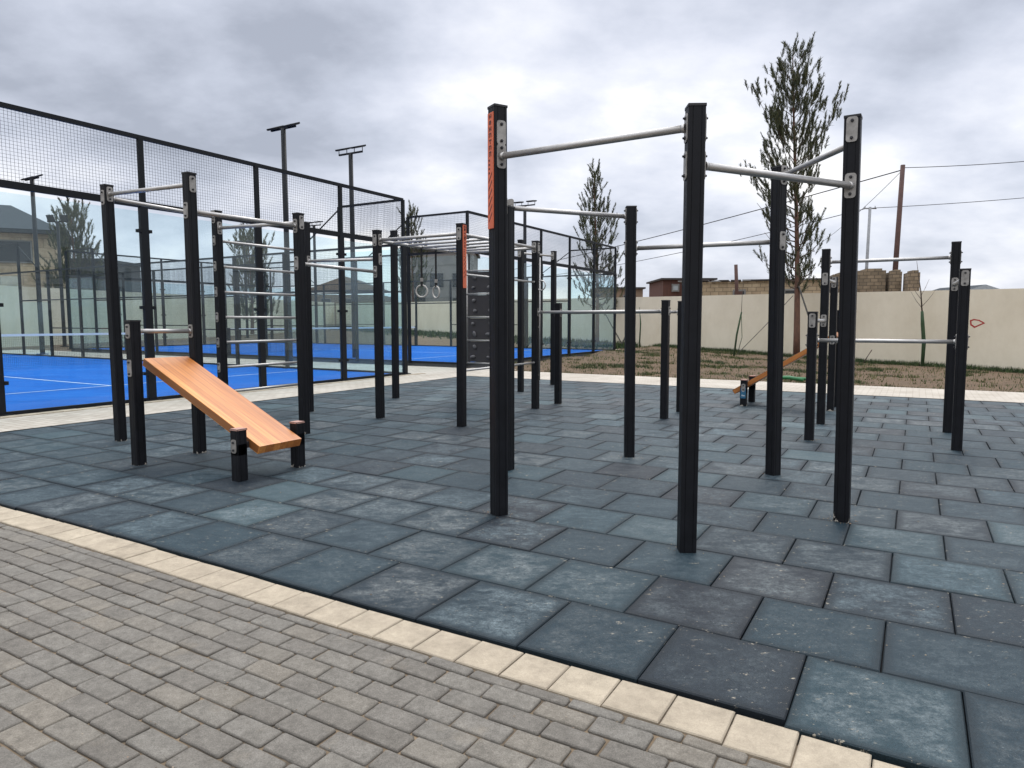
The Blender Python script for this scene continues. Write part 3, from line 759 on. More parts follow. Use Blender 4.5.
b2 = copy_tree(b1); b2['label'] = 'small far inclined wooden bench beside the pale path, blue sticker on its leg'
sb = [c for c in kids(b2) if c.name.startswith('seat_board')][0]
sb.location = (0.51, 0, 0.675); sb.rotation_euler = (0, -math.atan2(0.64, 1.0), 0)
b2.location = (3.680, 10.60, 0); b2.rotation_euler = (0, 0, GA)
lg = [c for c in kids(b2) if c.name.startswith('leg')]
lg = min(lg, key=lambda c: sum((v.co.y for v in c.data.vertices)))       # the near leg
mb = MB(); n = Vector((-1, 0, 0))
mb.box((-HP - .002, -.303, .20), (.003, .075, .16), 0, M['bluesign']); mb.box((0, -.303 - HP - .002, .20), (.075, .003, .16), 0, M['bluesign'])
for (a, zz, w_, h_) in ((-.01, .245, .04, .008), (.0, .225, .03, .008), (.01, .16, .03, .014), (-.015, .165, .012, .02)):
    mb.box((-HP - .0045, -.303 + a, zz), (.002, w_, h_), 0, M['whiteink']); mb.box((a, -.303 - HP - .0045, zz), (w_, .002, h_), 0, M['whiteink'])
mb.build('sticker', lg, off=(0, 0, 0))

# loose grit, mud crumbs and bits of dry leaf
M['grit'] = blade_mat('loose_grit', [(0, (0.10, 0.07, 0.045)), (0.5, (0.24, 0.19, 0.13)), (0.85, (0.36, 0.32, 0.25)), (1, (0.20, 0.09, 0.035))])
mb = MB()
def crumb(p, r):
    a0 = random.uniform(0, 6.3); n = 5
    ring = [mb.bm.verts.new(p + Vector((math.cos(a0 + 2 * PI * i / n) * r * random.uniform(.6, 1.2), math.sin(a0 + 2 * PI * i / n) * r * random.uniform(.4, 1.0), 0))) for i in range(n)]
    t = mb.bm.verts.new(p + Vector((random.uniform(-.3, .3) * r, 0, r * random.uniform(.25, .7))))
    for i in range(n): mb.face([ring[i], ring[(i + 1) % n], t], M['grit'])
for P_ in list(HEX.values()) + list(LP.values()) + list(RP.values()):
    for _ in range(random.choice((3, 10, 22))):
        a = random.uniform(0, 6.3); d = HP * 1.45 + abs(random.gauss(0, .045))
        crumb(P_.b + Vector((math.cos(a) * d, math.sin(a) * d, .001)), random.uniform(.002, .0075))
for _ in range(420):
    u, v = random.uniform(-6, 5), random.triangular(-1.45, 6, -.6)
    crumb(W(u, v, .0012), random.uniform(.0015, .006))
for _ in range(1100):
    u, v = random.uniform(-7, 3.5), random.uniform(-4.2, -1.72)
    if random.random() < .7: v = -1.728 - .055 - .0955 * int(random.uniform(0, 26)) + random.uniform(-.006, .006)
    crumb(W(u, v, ZP + .0005), random.uniform(.0012, .0048))
tag(mb.build('loose_grit'), 'pale grit, mud crumbs and leaf bits strewn over the tiles and pavers', 'grit', None, 'stuff')

# ------------------------------------------------------------------ padel courts
def mesh_panel(mb, a, b, z0, z1, step=0.046, r=0.0014):
    """welded wire mesh between two points"""
    a = Vector(a); b = Vector(b); d = b - a; ln = d.length; d.normalize(); n = Vector((-d.y, d.x, 0))
    def wire(p, q, ax):
        vs0 = [mb.bm.verts.new(p + ax * r * s1 + n * r * s2) for s1, s2 in ((-1, -1), (1, -1), (1, 1), (-1, 1))]
        vs1 = [mb.bm.verts.new(q + ax * r * s1 + n * r * s2) for s1, s2 in ((-1, -1), (1, -1), (1, 1), (-1, 1))]
        for i in range(4): mb.face([vs0[i], vs0[(i + 1) % 4], vs1[(i + 1) % 4], vs1[i]], M['fence'])
    k = int(ln / step)
    for i in range(k + 1):
        p = a + d * (i * ln / k); wire(Vector((p.x, p.y, z0)), Vector((p.x, p.y, z1)), d)
    k = max(1, int((z1 - z0) / step))
    for i in range(k + 1):
        z = z0 + (z1 - z0) * i / k
        wire(Vector((a.x, a.y, z)), Vector((b.x, b.y, z)), Vector((0, 0, 1)))
def court(u0, vs_end, z0, label, fl_name):
    va, vb = vs_end[0], vs_end[-1]; u1 = u0 - 20.4
    # floor slab
    mb = MB(); c = (W(u0, va) + W(u1, vb)) / 2
    mb.box((c.x, c.y, z0 - 0.14), (20.4, abs(vb - va), 0.3), GA, M['darkwall'])
    zt_ = z0 + 0.0145
    mb.quad([W(u0 - .03, va + .03, zt_), W(u1 + .03, va + .03, zt_), W(u1 + .03, vb - .03, zt_), W(u0 - .03, vb - .03, zt_)], M['blue'])
    zl = z0 + 0.0185
    def stripe(ua, ub, v0, v1): mb.quad([W(ua, v0, zl), W(ub, v0, zl), W(ub, v1, zl), W(ua, v1, zl)], M['line'])
    vm = (va + vb) / 2
    for uu in (u0 - 3.07, u1 + 3.07): stripe(uu - .025, uu + .025, va + .06, vb - .06)
    stripe(u0 - 3.1, u1 + 3.1, vm - .025, vm + .025)
    struct(mb.build(fl_name))
    o = thing('padel_court_enclosure', label, 'court enclosure', W((u0 + u1) / 2, vm, z0), 'padel court enclosures')
    H1, H2, HT = 3.0, 3.10, 4.14
    def post(p, h, w=0.12, low=None, nm='post', cl=False):
        mb = MB(); p = Vector(p)
        lw = low or h
        mb.box((p.x, p.y, z0 + lw / 2), (0.075, w, lw), GA, M['fence'], .004)
        if h > lw: mb.box((p.x, p.y, z0 + (h + lw) / 2), (0.06, 0.08, h - lw), GA, M['fence'], .003)
        mb.box((p.x, p.y, z0 + .02), (0.16, w + .14, 0.02), GA, M['fence'])
        if cl: clamps(mb, p, E2, (0.45, 1.5, 2.7))
        return mb.build(nm, o)
    def rail(a, b, z, hgt=0.07, nm='rail', wd=.05):
        mb = MB(); a = Vector(a); b = Vector(b); d = b - a
        mb.box(((a.x + b.x) / 2, (a.y + b.y) / 2, z0 + z), (d.length, wd, hgt), math.atan2(d.y, d.x), M['fence']); return mb.build(nm, o)
    def clamps(mb, p, d, zs):
        for z in zs:
            for s in (-1, 1):
                q = Vector((p.x, p.y, z0 + z)) + d * s * .085 - E1 * 0
                for off_ in (-.03, .03):
                    mb.box(q + Vector((-d.y, d.x, 0)) * off_, (.05, .03, .05), math.atan2(d.y, d.x), M['fence'])
    def glass(a, b, z1, nm='glass_pane'):
        a = Vector(a); b = Vector(b); d = (b - a).normalized(); a = a + d * .075; b = b - d * .075
        mb = MB(); c = (a + b) / 2
        mb.box((c.x, c.y, z0 + .03 + (z1 - .03) / 2), ((b - a).length, .012, z1 - .03), math.atan2(d.y, d.x), M['glass']); return mb.build(nm, o)
    for uu in (u0, u1):                                     # the two end walls
        pts = [W(uu, v) for v in vs_end]
        for i, p in enumerate(pts): post(p, HT, 0.125, H2, 'post', 0 < i < len(pts) - 1)
        for a, b in zip(pts, pts[1:]):
            glass(a, b, H1)
            mb = MB(); mesh_panel(mb, a, b, z0 + H2 + .03, z0 + HT - .02); mb.build('mesh_panel', o)
        rail(pts[0], pts[-1], H2 + .01, 0.10); rail(pts[0], pts[-1], HT, .065); rail(pts[0], pts[-1], .035, .05)
    for vv in (va, vb):                                     # the two side walls
        us = [u0 - 2.04 * k for k in range(11)]
        pts = [W(q, vv) for q in us]
        rail(pts[0], pts[-1], .035, .05)
        for i in range(1, 10):
            post(pts[i], HT if i in (1, 9) else H2, 0.08, None)
        for i in range(10):
            a, b = pts[i], pts[i + 1]
            if i in (0, 9):
                glass(a, b, H1); rail(a, b, H2, .06); rail(a, b, HT, .05)
                mb = MB(); mesh_panel(mb, a, b, z0 + H2, z0 + HT); mb.build('mesh_panel', o)
            elif i in (1, 8):
                glass(a, b, 2.0); rail(a, b, 2.05, .05); rail(a, b, H2, .05)
                mb = MB(); mesh_panel(mb, a, b, z0 + 2.08, z0 + H2); mb.build('mesh_panel', o)
                mb = MB(); p, q = (a, b) if i == 1 else (b, a)
                mb.tube(Vector((p.x, p.y, z0 + HT - .05)), Vector((p.x, p.y, z0 + HT - .05)).lerp(Vector((q.x, q.y, z0 + H2)), .75) - Vector((0, 0, .25)), .018, None, 8, M['fence']); mb.build('brace', o)
            elif i in (4, 5) :
                rail(a, b, H2, .05); rail(a, b, 2.05, .04)
                mb = MB(); mesh_panel(mb, a, b, z0 + 2.08, z0 + H2); mb.build('mesh_panel', o)
            else:
                rail(a, b, H2, .05); rail(a, b, 1.05, .035); rail(a, b, 2.05, .035)
                mb = MB(); mesh_panel(mb, a, b, z0 + .05, z0 + H2); mb.build('mesh_panel', o)
    return o
c1v = [-1.5, .60, 2.735, 4.92, 7.05, 9.10]
court(-9.52, c1v, 0.0, 'near padel court enclosure of glass panes and black mesh on the left', 'blue_court_floor')
c2v = [11.80, 13.92, 16.04, 18.16, 20.28, 22.40]
court(-9.52, c2v, 0.09, 'farther padel court enclosure behind the rings and the orange-marked post', 'blue_court_floor')
def net(um, va, vb, z0, label):
    o = thing('court_net', label, 'net', W(um, (va + vb) / 2, z0), 'padel court nets')
    mb = MB(); a, b = W(um, va + .1), W(um, vb - .1)
    mesh_panel(mb, a, b, z0 + .03, z0 + .88, .045, .0014)
    mb.build('netting', o, off=ORIGIN[o.name])
    mb = MB(); c = (a + b) / 2; mb.box((c.x, c.y, z0 + .90), (.02, (b - a).length, .06), GA, M['tape']); mb.build('tape', o)
    for p in (a, b):
        mb = MB(); mb.box((p.x, p.y, z0 + .48), (.08, .08, .94), GA, M['fence'], .006); mb.build('post', o)
net(-19.7, -1.5, 9.1, 0.015, 'net with white tape across the near blue court')
net(-19.7, 11.8, 22.4, 0.105, 'net with white tape across the farther blue court')

# ------------------------------------------------------------------ floodlights
def flood(x, y, zb, zt, label, rot, tilt=-12, lift=.17):
    o = thing('floodlight_pole', label, 'floodlight', (x, y, zb), 'court floodlight poles')
    hgt = zt - zb
    mb = MB(); mb.tube((0, 0, 0), (0, 0, hgt), .085, .07, 12, M['lamp']); mb.box((0, 0, .02), (.3, .3, .03), 0, M['lamp']); mb.build('pole', o, off=(0, 0, 0))
    mb = MB(); mb.box((0, 0, hgt), (1.0, .05, .05), 0, M['lamp']); mb.build('crossarm', o, off=(0, 0, 0))
    for sx in (-1, 1):
        mb = MB(); mt = Matrix.Rotation(R(tilt), 3, 'X')
        c = Vector((sx * .33, 0, hgt + lift))
        mb.box(c, (.36, .34, .05), 0, M['lamp'], .008, mat=mt); mb.box(c + mt @ Vector((0, 0, -.029)), (.31, .29, .008), 0, M['lampglass'], mat=mt)
        fl = mb.build('floodlight', o, off=(0, 0, 0))
        mb = MB()
        for q in (-1, 1): mb.tube(Vector((sx * .33 + q * .17, 0, hgt + .02)), Vector((sx * .33 + q * .17, 0, hgt + lift)), .012, None, 6, M['lamp'])
        mb.build('yoke', fl, off=(0, 0, 0))
    o.rotation_euler = (0, 0, rot)
    return o
flood(-6.50, 20.0, 0, 6.74, 'floodlight pole with edge-on lamps, tallest above the near court mesh', GA, 23.5, .06)
flood(-5.13, 22.3, 0, 6.60, 'floodlight pole with two framed lamps just right of the tallest one', GA, 19)
flood(-18.2, 26.5, 0, 6.66, 'thin floodlight pole at far left in front of the grey-roofed building', GA, 25, .06)
flood(0.57, 30.8, 0, 6.38, 'floodlight pole directly right of the orange-marked tall post', GA, 8)
flood(-10.4, 36.5, 0, 6.30, 'small floodlight pole with twin lamps seen just right of the ladder', GA, 8)
flood(-22.75, 34.8, 0, 6.25, 'floodlight pole with two square lamps in front of the left roof and pine', R(0), -62)
flood(-17.3, 44.8, .2, 6.15, 'far floodlight pole with two square lamps seen through the ladder', R(0), -62)

# ------------------------------------------------------------------ boundary walls
def wall_run(name, label, pts, th=0.22):
    """pts: (x, y, zbase, ztop)"""
    mb = MB()
    for (x0, y0, b0, t0), (x1, y1, b1, t1) in zip(pts, pts[1:]):
        d = Vector((x1 - x0, y1 - y0, 0)).normalized(); n = Vector((-d.y, d.x, 0)) * th / 2
        q = []
        for (x, y, b, t) in ((x0, y0, b0, t0), (x1, y1, b1, t1)):
            q.append([Vector((x, y, b - .3)) + n, Vector((x, y, t)) + n, Vector((x, y, t)) - n, Vector((x, y, b - .3)) - n])
        V = [[mb.bm.verts.new(p) for p in k] for k in q]
        for i in range(4): j = (i + 1) % 4; mb.face([V[0][i], V[0][j], V[1][j], V[1][i]], M['cream'])
        mb.face(V[0], M['cream']); mb.face(V[1][::-1], M['cream'])
    o = mb.build(name); tag(o, label, 'wall'); return o
pts = []
for t in (-12, -6, 0, 3, 7, 11, 15, 20, 26, 33, 41, 50):
    p = wall_pt(t); pts.append((p.x, p.y, wall_zb(t), 2.235 + 0.0172 * t + random.uniform(-.012, .012)))
bw = wall_run('boundary_wall', 'long cream rendered boundary wall behind the grass strip', pts)
wall_run('boundary_wall', 'cream boundary wall running behind the near court on the far left', [(-18.2, 70, .7, 3.2), (-21.5, 50, .5, 3.1), (-25.2, 28, .3, 2.95), (-29.5, 4, .2, 2.9)])
# red ring sprayed on the wall
mb = MB(); gp = wall_pt(1.02) - WN * 0.0; nn = WN if WN.dot(-Vector((1, 1.4, 0))) > 0 else -WN
base = Vector((gp.x, gp.y, 1.24)) + nn * 0.113
P2 = [(-.17, .08), (-.06, .12), (.1, .09), (.26, -.01), (.1, -.09), (-.03, -.16), (-.15, -.07)]
inn = [(x * .72, y * .66) for x, y in P2]
tx = Vector((-WDn.x, -WDn.y, 0))
for i in range(len(P2)):
    j = (i + 1) % len(P2)
    mb.quad([base + tx * a + Vector((0, 0, b)) for a, b in (P2[i], P2[j], inn[j], inn[i])], M['redpaint'])
mb.build('graffiti_mark', bw)

# ------------------------------------------------------------------ trees
def pine(name, label, base, top, cr, seed, crown_lo=0.22, dense=1.0, lean=(0, 0), group='pine trees', trunk_r=0.13, sz=1.0, spread=None, tufts=1.0, asym=False):
    rnd = random.Random(seed)
    base = Vector(base); H = top - base.z
    o = thing(name, label, 'tree', base, group)
    def axis(f): return Vector((base.x + lean[0] * (f - .0) + .05 * math.sin(f * 5), base.y + lean[1] * f, base.z + H * f))
    tr = MB(); k = 14
    tr.path([axis(i / k * .97) for i in range(k + 1)], [trunk_r * (1 - .9 * (i / k) ** .9) + .006 for i in range(k + 1)], 9, M['bark'])
    tr.build('trunk', o)
    br = MB(); cn = MB()
    nb = int(105 * dense)
    for i in range(nb):
        f = crown_lo + (0.975 - crown_lo) * ((i + rnd.random()) / nb)
        g = (f - crown_lo) / (1 - crown_lo)
        prof = (math.sin(PI * min(1, .22 + .78 * g) ** .85)) if spread is None else spread(g)
        ln = cr * max(.12, prof) * rnd.uniform(.55, 1.12)
        az = i * 2.399 + rnd.uniform(-.4, .4)
        if asym: ln *= (1.12 if math.cos(az) < 0 else .62) if g < .5 else rnd.choice((.75, 1.0, 1.15))
        d = Vector((math.cos(az), math.sin(az), 0))
        p0 = axis(f); pts = [p0]
        rise = rnd.uniform(.45, 1.0) if g > .35 else rnd.uniform(.0, .45)
        for q in range(1, 5):
            s = q / 4
            pts.append(p0 + d * ln * s + Vector((0, 0, ln * (rise * s + .45 * s * s))) + Vector((rnd.uniform(-1, 1), rnd.uniform(-1, 1), rnd.uniform(-1, 1))) * .03)
        br.path(pts, [.022 * (1 - .2 * q) * (1.3 - g) + .003 for q in range(5)], 4, M['twig'])
        den = (1.0 if g > .3 else .5 + g)
        ncl = max(2, int(ln * 7.6 * den * tufts))
        for q in range(ncl):
            s_ = 1.0 if q == 0 else rnd.uniform(.3, 1.0) ** .75
            a = pts[min(3, int(s_ * 4))]; b = pts[min(4, int(s_ * 4) + 1)]
            cc = a.lerp(b, (s_ * 4) % 1 if s_ < 1 else 1.0) + Vector((rnd.gauss(0, 1), rnd.gauss(0, 1), rnd.gauss(.2, .8))) * .13 * sz
            up = (d * rnd.uniform(.05, .55) + Vector((rnd.gauss(0, .18), rnd.gauss(0, .18), rnd.uniform(.8, 1.3)))).normalized()
            cl_ = rnd.uniform(.26, .62) * sz                      # length of this clump along its shoot
            for _ in range(int(cl_ / sz * 175)):
                t_ = rnd.random()
                c = cc + up * cl_ * (t_ - .3)
                L_ = rnd.uniform(.10, .20) * sz * (1.15 - .5 * t_)
                e = (up + Vector((rnd.gauss(0, .36), rnd.gauss(0, .36), rnd.gauss(.1, .3)))).normalized()
                sd = e.cross(Vector((rnd.gauss(0, 1), rnd.gauss(0, 1), rnd.gauss(0, 1)))).normalized() * rnd.uniform(.006, .0125) * sz
                v = [cn.bm.verts.new(c - sd * .6), cn.bm.verts.new(c + sd * .6), cn.bm.verts.new(c + e * L_ * .6 + sd), cn.bm.verts.new(c + e * L_)]
                cn.face(v, M['needle'])
    br.build('branches', o); cn.build('crown', o)
    return o
pine('pine_tree', 'tall slender pine rising above the cream wall in the right background', (10.20, 24.5, .10), 10.7, 1.42, 11, .20, .82, (-.48, 0), trunk_r=.115, tufts=1.55, asym=True,
     spread=lambda g: (1.0 - .15 * abs(g - .3)) * (1 if g < .55 else max(.10, 1 - ((g - .55) / .47) ** 1.5)) * (.95 if g > .12 else .75))
pine('pine_tree', 'smaller pointed pine behind the corner of the farther court', (4.25, 34.2, .25), 8.75, 1.3, 23, .16, .8, (-.2, 0), trunk_r=.11, sz=1.1,
     spread=lambda g: max(.1, 1.05 - g * .95))
pine('pine_tree', 'bushy pine beside the tan building seen through the left glass', (-27.6, 43.5, .1), 8.3, 1.9, 5, .12, 1.0, (.1, 0), sz=1.7, tufts=.55, spread=lambda g: max(.15, 1.0 - g * .8))
pine('pine_tree', 'small pine above the corner of the near court mesh', (-8.4, 58, .6), 10.2, 1.5, 31, .2, .6, (0, 0), sz=1.8, tufts=.6, spread=lambda g: max(.15, 1.0 - g * .7))
pine('pine_tree', 'dark pine seen through the ladder bars', (-18.0, 47.5, .4), 7.2, 1.9, 41, .1, .7, (0, 0), sz=1.8, tufts=.6, spread=lambda g: max(.2, 1.0 - g * .75))
# sapling with wrapped trunk
sp = thing('sapling', 'young bare sapling with a green wrapped trunk before the cream wall', 'sapling', (12.93, 21.5, -.13))
mb = MB(); mb.path([(12.93, 21.5, -.15), (12.94, 21.5, .6), (12.87, 21.5, 1.2), (12.83, 21.5, 1.6)], [.05, .06, .055, .04], 8, M['greenwrap']); mb.build('trunk_wrap', sp)
mb = MB(); mb.path([(12.83, 21.5, 1.58), (12.76, 21.5, 2.2), (12.66, 21.5, 2.7), (12.58, 21.5, 3.15)], [.022, .017, .011, .005], 6, M['twig'])
for a, b in (((12.82, 21.5, 1.7), (12.45, 21.5, 2.2)), ((12.82, 21.5, 1.75), (13.15, 21.4, 2.25)), ((12.8, 21.5, 1.95), (12.5, 21.6, 2.45)), ((12.78, 21.5, 2.1), (13.0, 21.5, 2.6))):
    mb.path([a, Vector(a).lerp(Vector(b), .5) + Vector((0, 0, -.03)), b], [.009, .007, .003], 5, M['twig'])
mb.build('branches', sp)
# green stakes
st = thing('tree_stake', 'leaning green stake with a thin bare twig, left of the tall pine', 'stake', (8.25, 25.3, .05))
mb = MB(); mb.path([(8.22, 25.3, .0), (8.30, 25.3, .8), (8.45, 25.3, 1.62)], [.035, .035, .03], 7, M['greenwrap']); mb.build('stake', st)
mb = MB(); mb.path([(8.45, 25.3, 1.6), (8.46, 25.3, 2.2), (8.48, 25.3, 2.75)], [.012, .009, .004], 5, M['twig']); mb.path([(8.35, 25.3, .1), (8.5, 25.3, .7), (8.45, 25.3, 1.5)], .012, 5, M['greenwrap']); mb.build('twig', st)
mb = MB(); mb.path([(5.62, 30.2, .05), (5.66, 30.2, 1.2), (5.6, 30.2, 1.9)], [.035, .03, .012], 6, M['greenwrap'])
tag(mb.build('tree_stake', off=(5.6, 30.2, 0)), 'thin green stake near the far court corner', 'stake')
def rope(label, a, b, r=.012):
    mb = MB(); mb.path([a, Vector(a).lerp(Vector(b), .5) - Vector((0, 0, .03)), b], r, 5, M['rope']); tag(mb.build('guy_rope', off=Vector(b)), label, 'rope', 'guy ropes of the trees')
rope('guy rope from the tall pine down to its right', (10.05, 24.5, 2.9), (10.8, 23.8, .12), .03)
rope('guy rope from the tall pine down to the green stake', (10.0, 24.5, 2.2), (8.25, 25.0, .10))
rope('short guy rope crossing beside the far court corner', (4.35, 33.8, 2.1), (5.25, 32.6, .2), .03)
rope('guy rope in the V beside the far court corner', (5.9, 33.3, 1.7), (5.25, 32.6, .2), .03)
for i, (x, y, dx, lab) in enumerate(((11.05, 23.0, .35, 'dark stick leaning in the grass right of the low bar posts'), (11.75, 22.8, .25, 'thin pale stick in the grass left of the sapling'))):
    mb = MB(); mb.path([(x, y, -.08), (x + dx, y, .42 - .08 * i)], .022 - .008 * i, 5, M['twig']); tag(mb.build('wooden_stick', off=(x, y, 0)), lab, 'stick')
mb = MB()
mb.path([(5.75, 14.95, .05), (6.0, 14.75, .07), (6.25, 14.6, .03)], [.04, .045, .035], 7, M['green'])
mb.path([(5.7, 15.05, .04), (6.1, 14.85, .05), (6.45, 14.6, .05)], .035, 6, M['green'])
tag(mb.build('garden_hose', off=(6.2, 14.6, 0)), 'green plastic hose lying along the edge of the pale path', 'hose')

# ------------------------------------------------------------------ buildings behind
def building(name, label, x0, x1, y, depth, zb, zt, wallm, rz=0.0, group=None, cat='building'):
    o = thing(name, label, cat, ((x0 + x1) / 2, y + depth / 2, zb), group)
    mb = MB(); mb.box((0, 0, (zt - zb) / 2), (x1 - x0, depth, zt - zb), 0, wallm, brick=True); mb.build('wall', o, off=(0, 0, 0))
    o.rotation_euler = (0, 0, rz); return o
def win(o, x, z, w, hgt, depth, nm='window', m=None):
    mb = MB(); mb.box((x, -depth / 2 - .015, z), (w, .09, hgt), 0, m or M['dark']); f = mb.build(nm, o, off=(0, 0, 0))
    mb = MB()
    for sx in (-1, 1): mb.box((x + sx * w / 2, -depth / 2 - .05, z), (.08, .06, hgt + .1), 0, M['grey'])
    for sz_ in (-1, 1): mb.box((x, -depth / 2 - .05, z + sz_ * hgt / 2), (w - .08, .058, .08), 0, M['grey'])
    mb.build('frame', f, off=(0, 0, 0)); return f
def hip(o, w, d, z, hgt, m, ov=.6):
    mb = MB(); a = w / 2 + ov; b = d / 2 + ov; r = max(.1, a - b * .95)
    V = [mb.bm.verts.new(p) for p in ((-a, -b, z), (a, -b, z), (a, b, z), (-a, b, z), (-r, 0, z + hgt), (r, 0, z + hgt))]
    for q in ((0, 1, 5, 4), (2, 3, 4, 5), (1, 2, 5), (3, 0, 4), (3, 2, 1, 0)): mb.face([V[i] for i in q], m)
    mb.box((0, 0, z - .12), (2 * a - .05, 2 * b - .05, .22), 0, m); return mb.build('roof', o, off=(0, 0, 0))
tb = building('clubhouse', 'tan stone building with a grey hipped roof behind the left court', -51.5, -29.8, 40, 6, 0, 6.95, M['tan'], rz=R(25))
hip(tb, 21.7, 6, 7.08, 1.9, M['roofgrey'])
for x, z, w, h_ in ((8.6, 5.7, 1.9, 1.35), (4.9, 5.7, 2.4, 1.35), (1.0, 5.7, 2.4, 1.35), (-4, 5.7, 2.4, 1.35), (7.6, 2.3, 2.0, 2.4), (2.5, 2.3, 2.4, 2.4)): win(tb, x, z, w, h_, 6)
db = building('service_block', 'dark low block between the tan building and the pine', -32.6, -29.6, 50, 5, 0, 5.6, M['darkwall'])
mb = MB(); mb.box((0, 0, 5.7), (3.3, 5.4, .22), 0, M['roofgrey']); mb.build('roof', db, off=(0, 0, 0)); win(db, .5, 4.2, 1.0, 1.2, 5)
gb = building('concrete_block', 'grey two-storey concrete building behind the gymnastic rings', -12.0, -4.2, 76, 9, .6, 9.0, M['grey'])
mb = MB(); mb.box((0, 0, 8.55), (8.4, 9.6, .3), 0, M['roofdark']); mb.build('roof', gb, off=(0, 0, 0))
for x in (-2.2, -.2, 2.3): win(gb, x, 5.2, 1.6, 1.6, 9)
for x in (-2.2, 2.3): win(gb, x, 2.6, 1.6, 1.4, 9)
hb = building('gabled_house', 'brown gabled house far behind the glass, left of the rings', -25.2, -16.5, 86, 8, .6, 4.6, M['brown'])
def gable(o, w, d, z, hgt, m, wallm, ov=.4):
    mb = MB(); a = w / 2 + ov; b = d / 2 + ov
    V = [mb.bm.verts.new(p) for p in ((-a, -b, z), (a, -b, z), (a, b, z), (-a, b, z), (0, -b, z + hgt), (0, b, z + hgt))]
    for q in ((0, 4, 5, 3), (1, 2, 5, 4)): mb.face([V[i] for i in q], m)
    for q in ((0, 1, 4), (2, 3, 5), (3, 2, 1, 0)): mb.face([V[i] for i in q], wallm)
    return mb.build('roof', o, off=(0, 0, 0))
gable(hb, 8.7, 8, 4.6, 1.7, M['roofdark'], M['brown'])
for x in (-2.4, .5): win(hb, x, 2.9, 1.2, 1.2, 8)
bt = building('flat_house', 'brown flat-roofed house beyond the wall, left of the rusty shed', 7.6, 11.4, 60, 6, .3, 4.1, M['brown'])
mb = MB(); mb.box((0, 0, 3.88), (4.2, 6.4, .14), 0, M['roofdark']); mb.build('roof', bt, off=(0, 0, 0)); win(bt, .6, 2.9, .8, .7, 6)
rs = building('rusty_shed', 'dark red rusty sheet-metal shed with a small window behind the wall', 8.66, 11.55, 39.5, 4, 0, 3.65, M['rust'], group=None)
mb = MB(); mb.box((0, 0, 3.70), (3.2, 4.4, .1), 0, M['roofdark']); mb.build('roof', rs, off=(0, 0, 0)); win(rs, -.75, 3.2, .35, .35, 4, m=M['greyblue'])
lw = building('stone_house', 'long low limestone house behind the pine, dark patched roof edge', 9.5, 16.4, 34.6, 5, 0, 3.30, M['lime'], rz=R(-20))
mb = MB()
for k in range(14): mb.box((-3.3 + k * .5, 0, 3.34 + random.uniform(-.015, .04)), (.49, 5.3, .07), random.uniform(-.04, .04), M['roofdark'] if k % 3 else M['grey'])
mb.build('roof', lw, off=(0, 0, 0))
for x in (-.6, 1.8): win(lw, x, 2.6, .55, .5, 5)
mb = MB(); mb.tube((10.9, 33.2, 1.6), (10.75, 33.2, 4.0), .09, .08, 10, M['polebrown']); mb.box((10.92, 33.2, 2.55), (.3, .25, .35), 0, M['polebrown']); tag(mb.build('flue_pipe', off=(10.9, 33.2, 0)), 'short dark flue pipe standing in front of the limestone house', 'pipe')
for i, (x, y, w, d, zt, lab) in enumerate(((18.05, 35.0, 1.35, 1.5, 3.80, 'broad weathered stone stack beyond the wall, left of the leaning brown pole'),
                                            (18.95, 34.3, 0.52, 1.2, 3.70, 'middle weathered stone stack right behind the leaning brown pole'),
                                            (19.22, 33.2, .50, 1.0, 3.60, 'rightmost weathered stone stack above the cream wall'),
                                            (16.9, 35.5, .9, 1.6, 3.65, 'leftmost weathered stone stack beside the front right post'))):
    o = thing('stone_stack', lab, 'stone stack', (x, y, 0), 'weathered stone stacks beyond the wall')
    mb = MB()
    mb.box((0, 0, zt / 2), (w, d, zt), R(-18), M['limedark'], brick=True)
    mb.box((w * .1, 0, zt + .05), (w * .55, d * .8, .12), R(-14), M['limedark'], .02, brick=True)
    mb.build('masonry', o, off=(0, 0, 0))
gh = building('gable_shed', 'pale blue-grey gable just showing over the wall at the far right', 39.3, 42.9, 60, 6, 0, 3.85, M['greyblue'])
gable(gh, 3.6, 6, 3.86, .62, M['roofgrey'], M['greyblue'], .2)

# utility poles and wires
def upole(name, label, a, b, r, m, arm=0):
    o = thing(name, label, 'utility pole', (a[0], a[1], a[2]), 'utility poles')
    mb = MB(); mb.tube(a, b, r * 1.15, r * .85, 10, m); mb.build('pole', o)
    if arm:
        mb = MB(); mb.box((b[0], b[1], b[2] - .1), (arm, .08, .08), 0, m)
        for q in (-.4, .4): mb.tube((b[0] + q * arm, b[1], b[2] - .06), (b[0] + q * arm, b[1], b[2] + .08), .03, None, 6, m)
        mb.build('crossarm', o)
    return o
upole('utility_pole', 'leaning rusty brown utility pole behind the wall at right', (19.88, 36, 0), (20.09, 36, 9.29), .13, M['polebrown'])
upole('utility_pole', 'slim grey utility pole with a short crossarm left of the brown pole', (25.6, 50, 0), (25.7, 50, 9.46), .11, M['polegrey'], .9)
upole('utility_pole', 'faint far utility pole beside the tall pine trunk', (25.75, 60, 0), (25.9, 60, 7.45), .09, M['polegrey'], .6)
def wire(label, a, b, sag, r=.016):
    a = Vector(a); b = Vector(b); mb = MB()
    mb.path([a.lerp(b, i / 14) - Vector((0, 0, sag * 4 * (i / 14) * (1 - i / 14))) for i in range(15)], r, 5, M['wire'])
    tag(mb.build('overhead_wire', off=a), label, 'wire', 'overhead wires')
wire('overhead wire running right from the top of the brown pole', (20.09, 36, 9.15), (33.5, 31.6, 9.75), .3, .018)
wire('overhead wire sloping left from the brown pole behind the pine', (20.09, 36, 9.05), (-3.5, 84, 6.9), .4, .03)
wire('overhead wire running right from the slim grey pole', (25.7, 50, 9.38), (49, 46, 11.1), .3, .022)
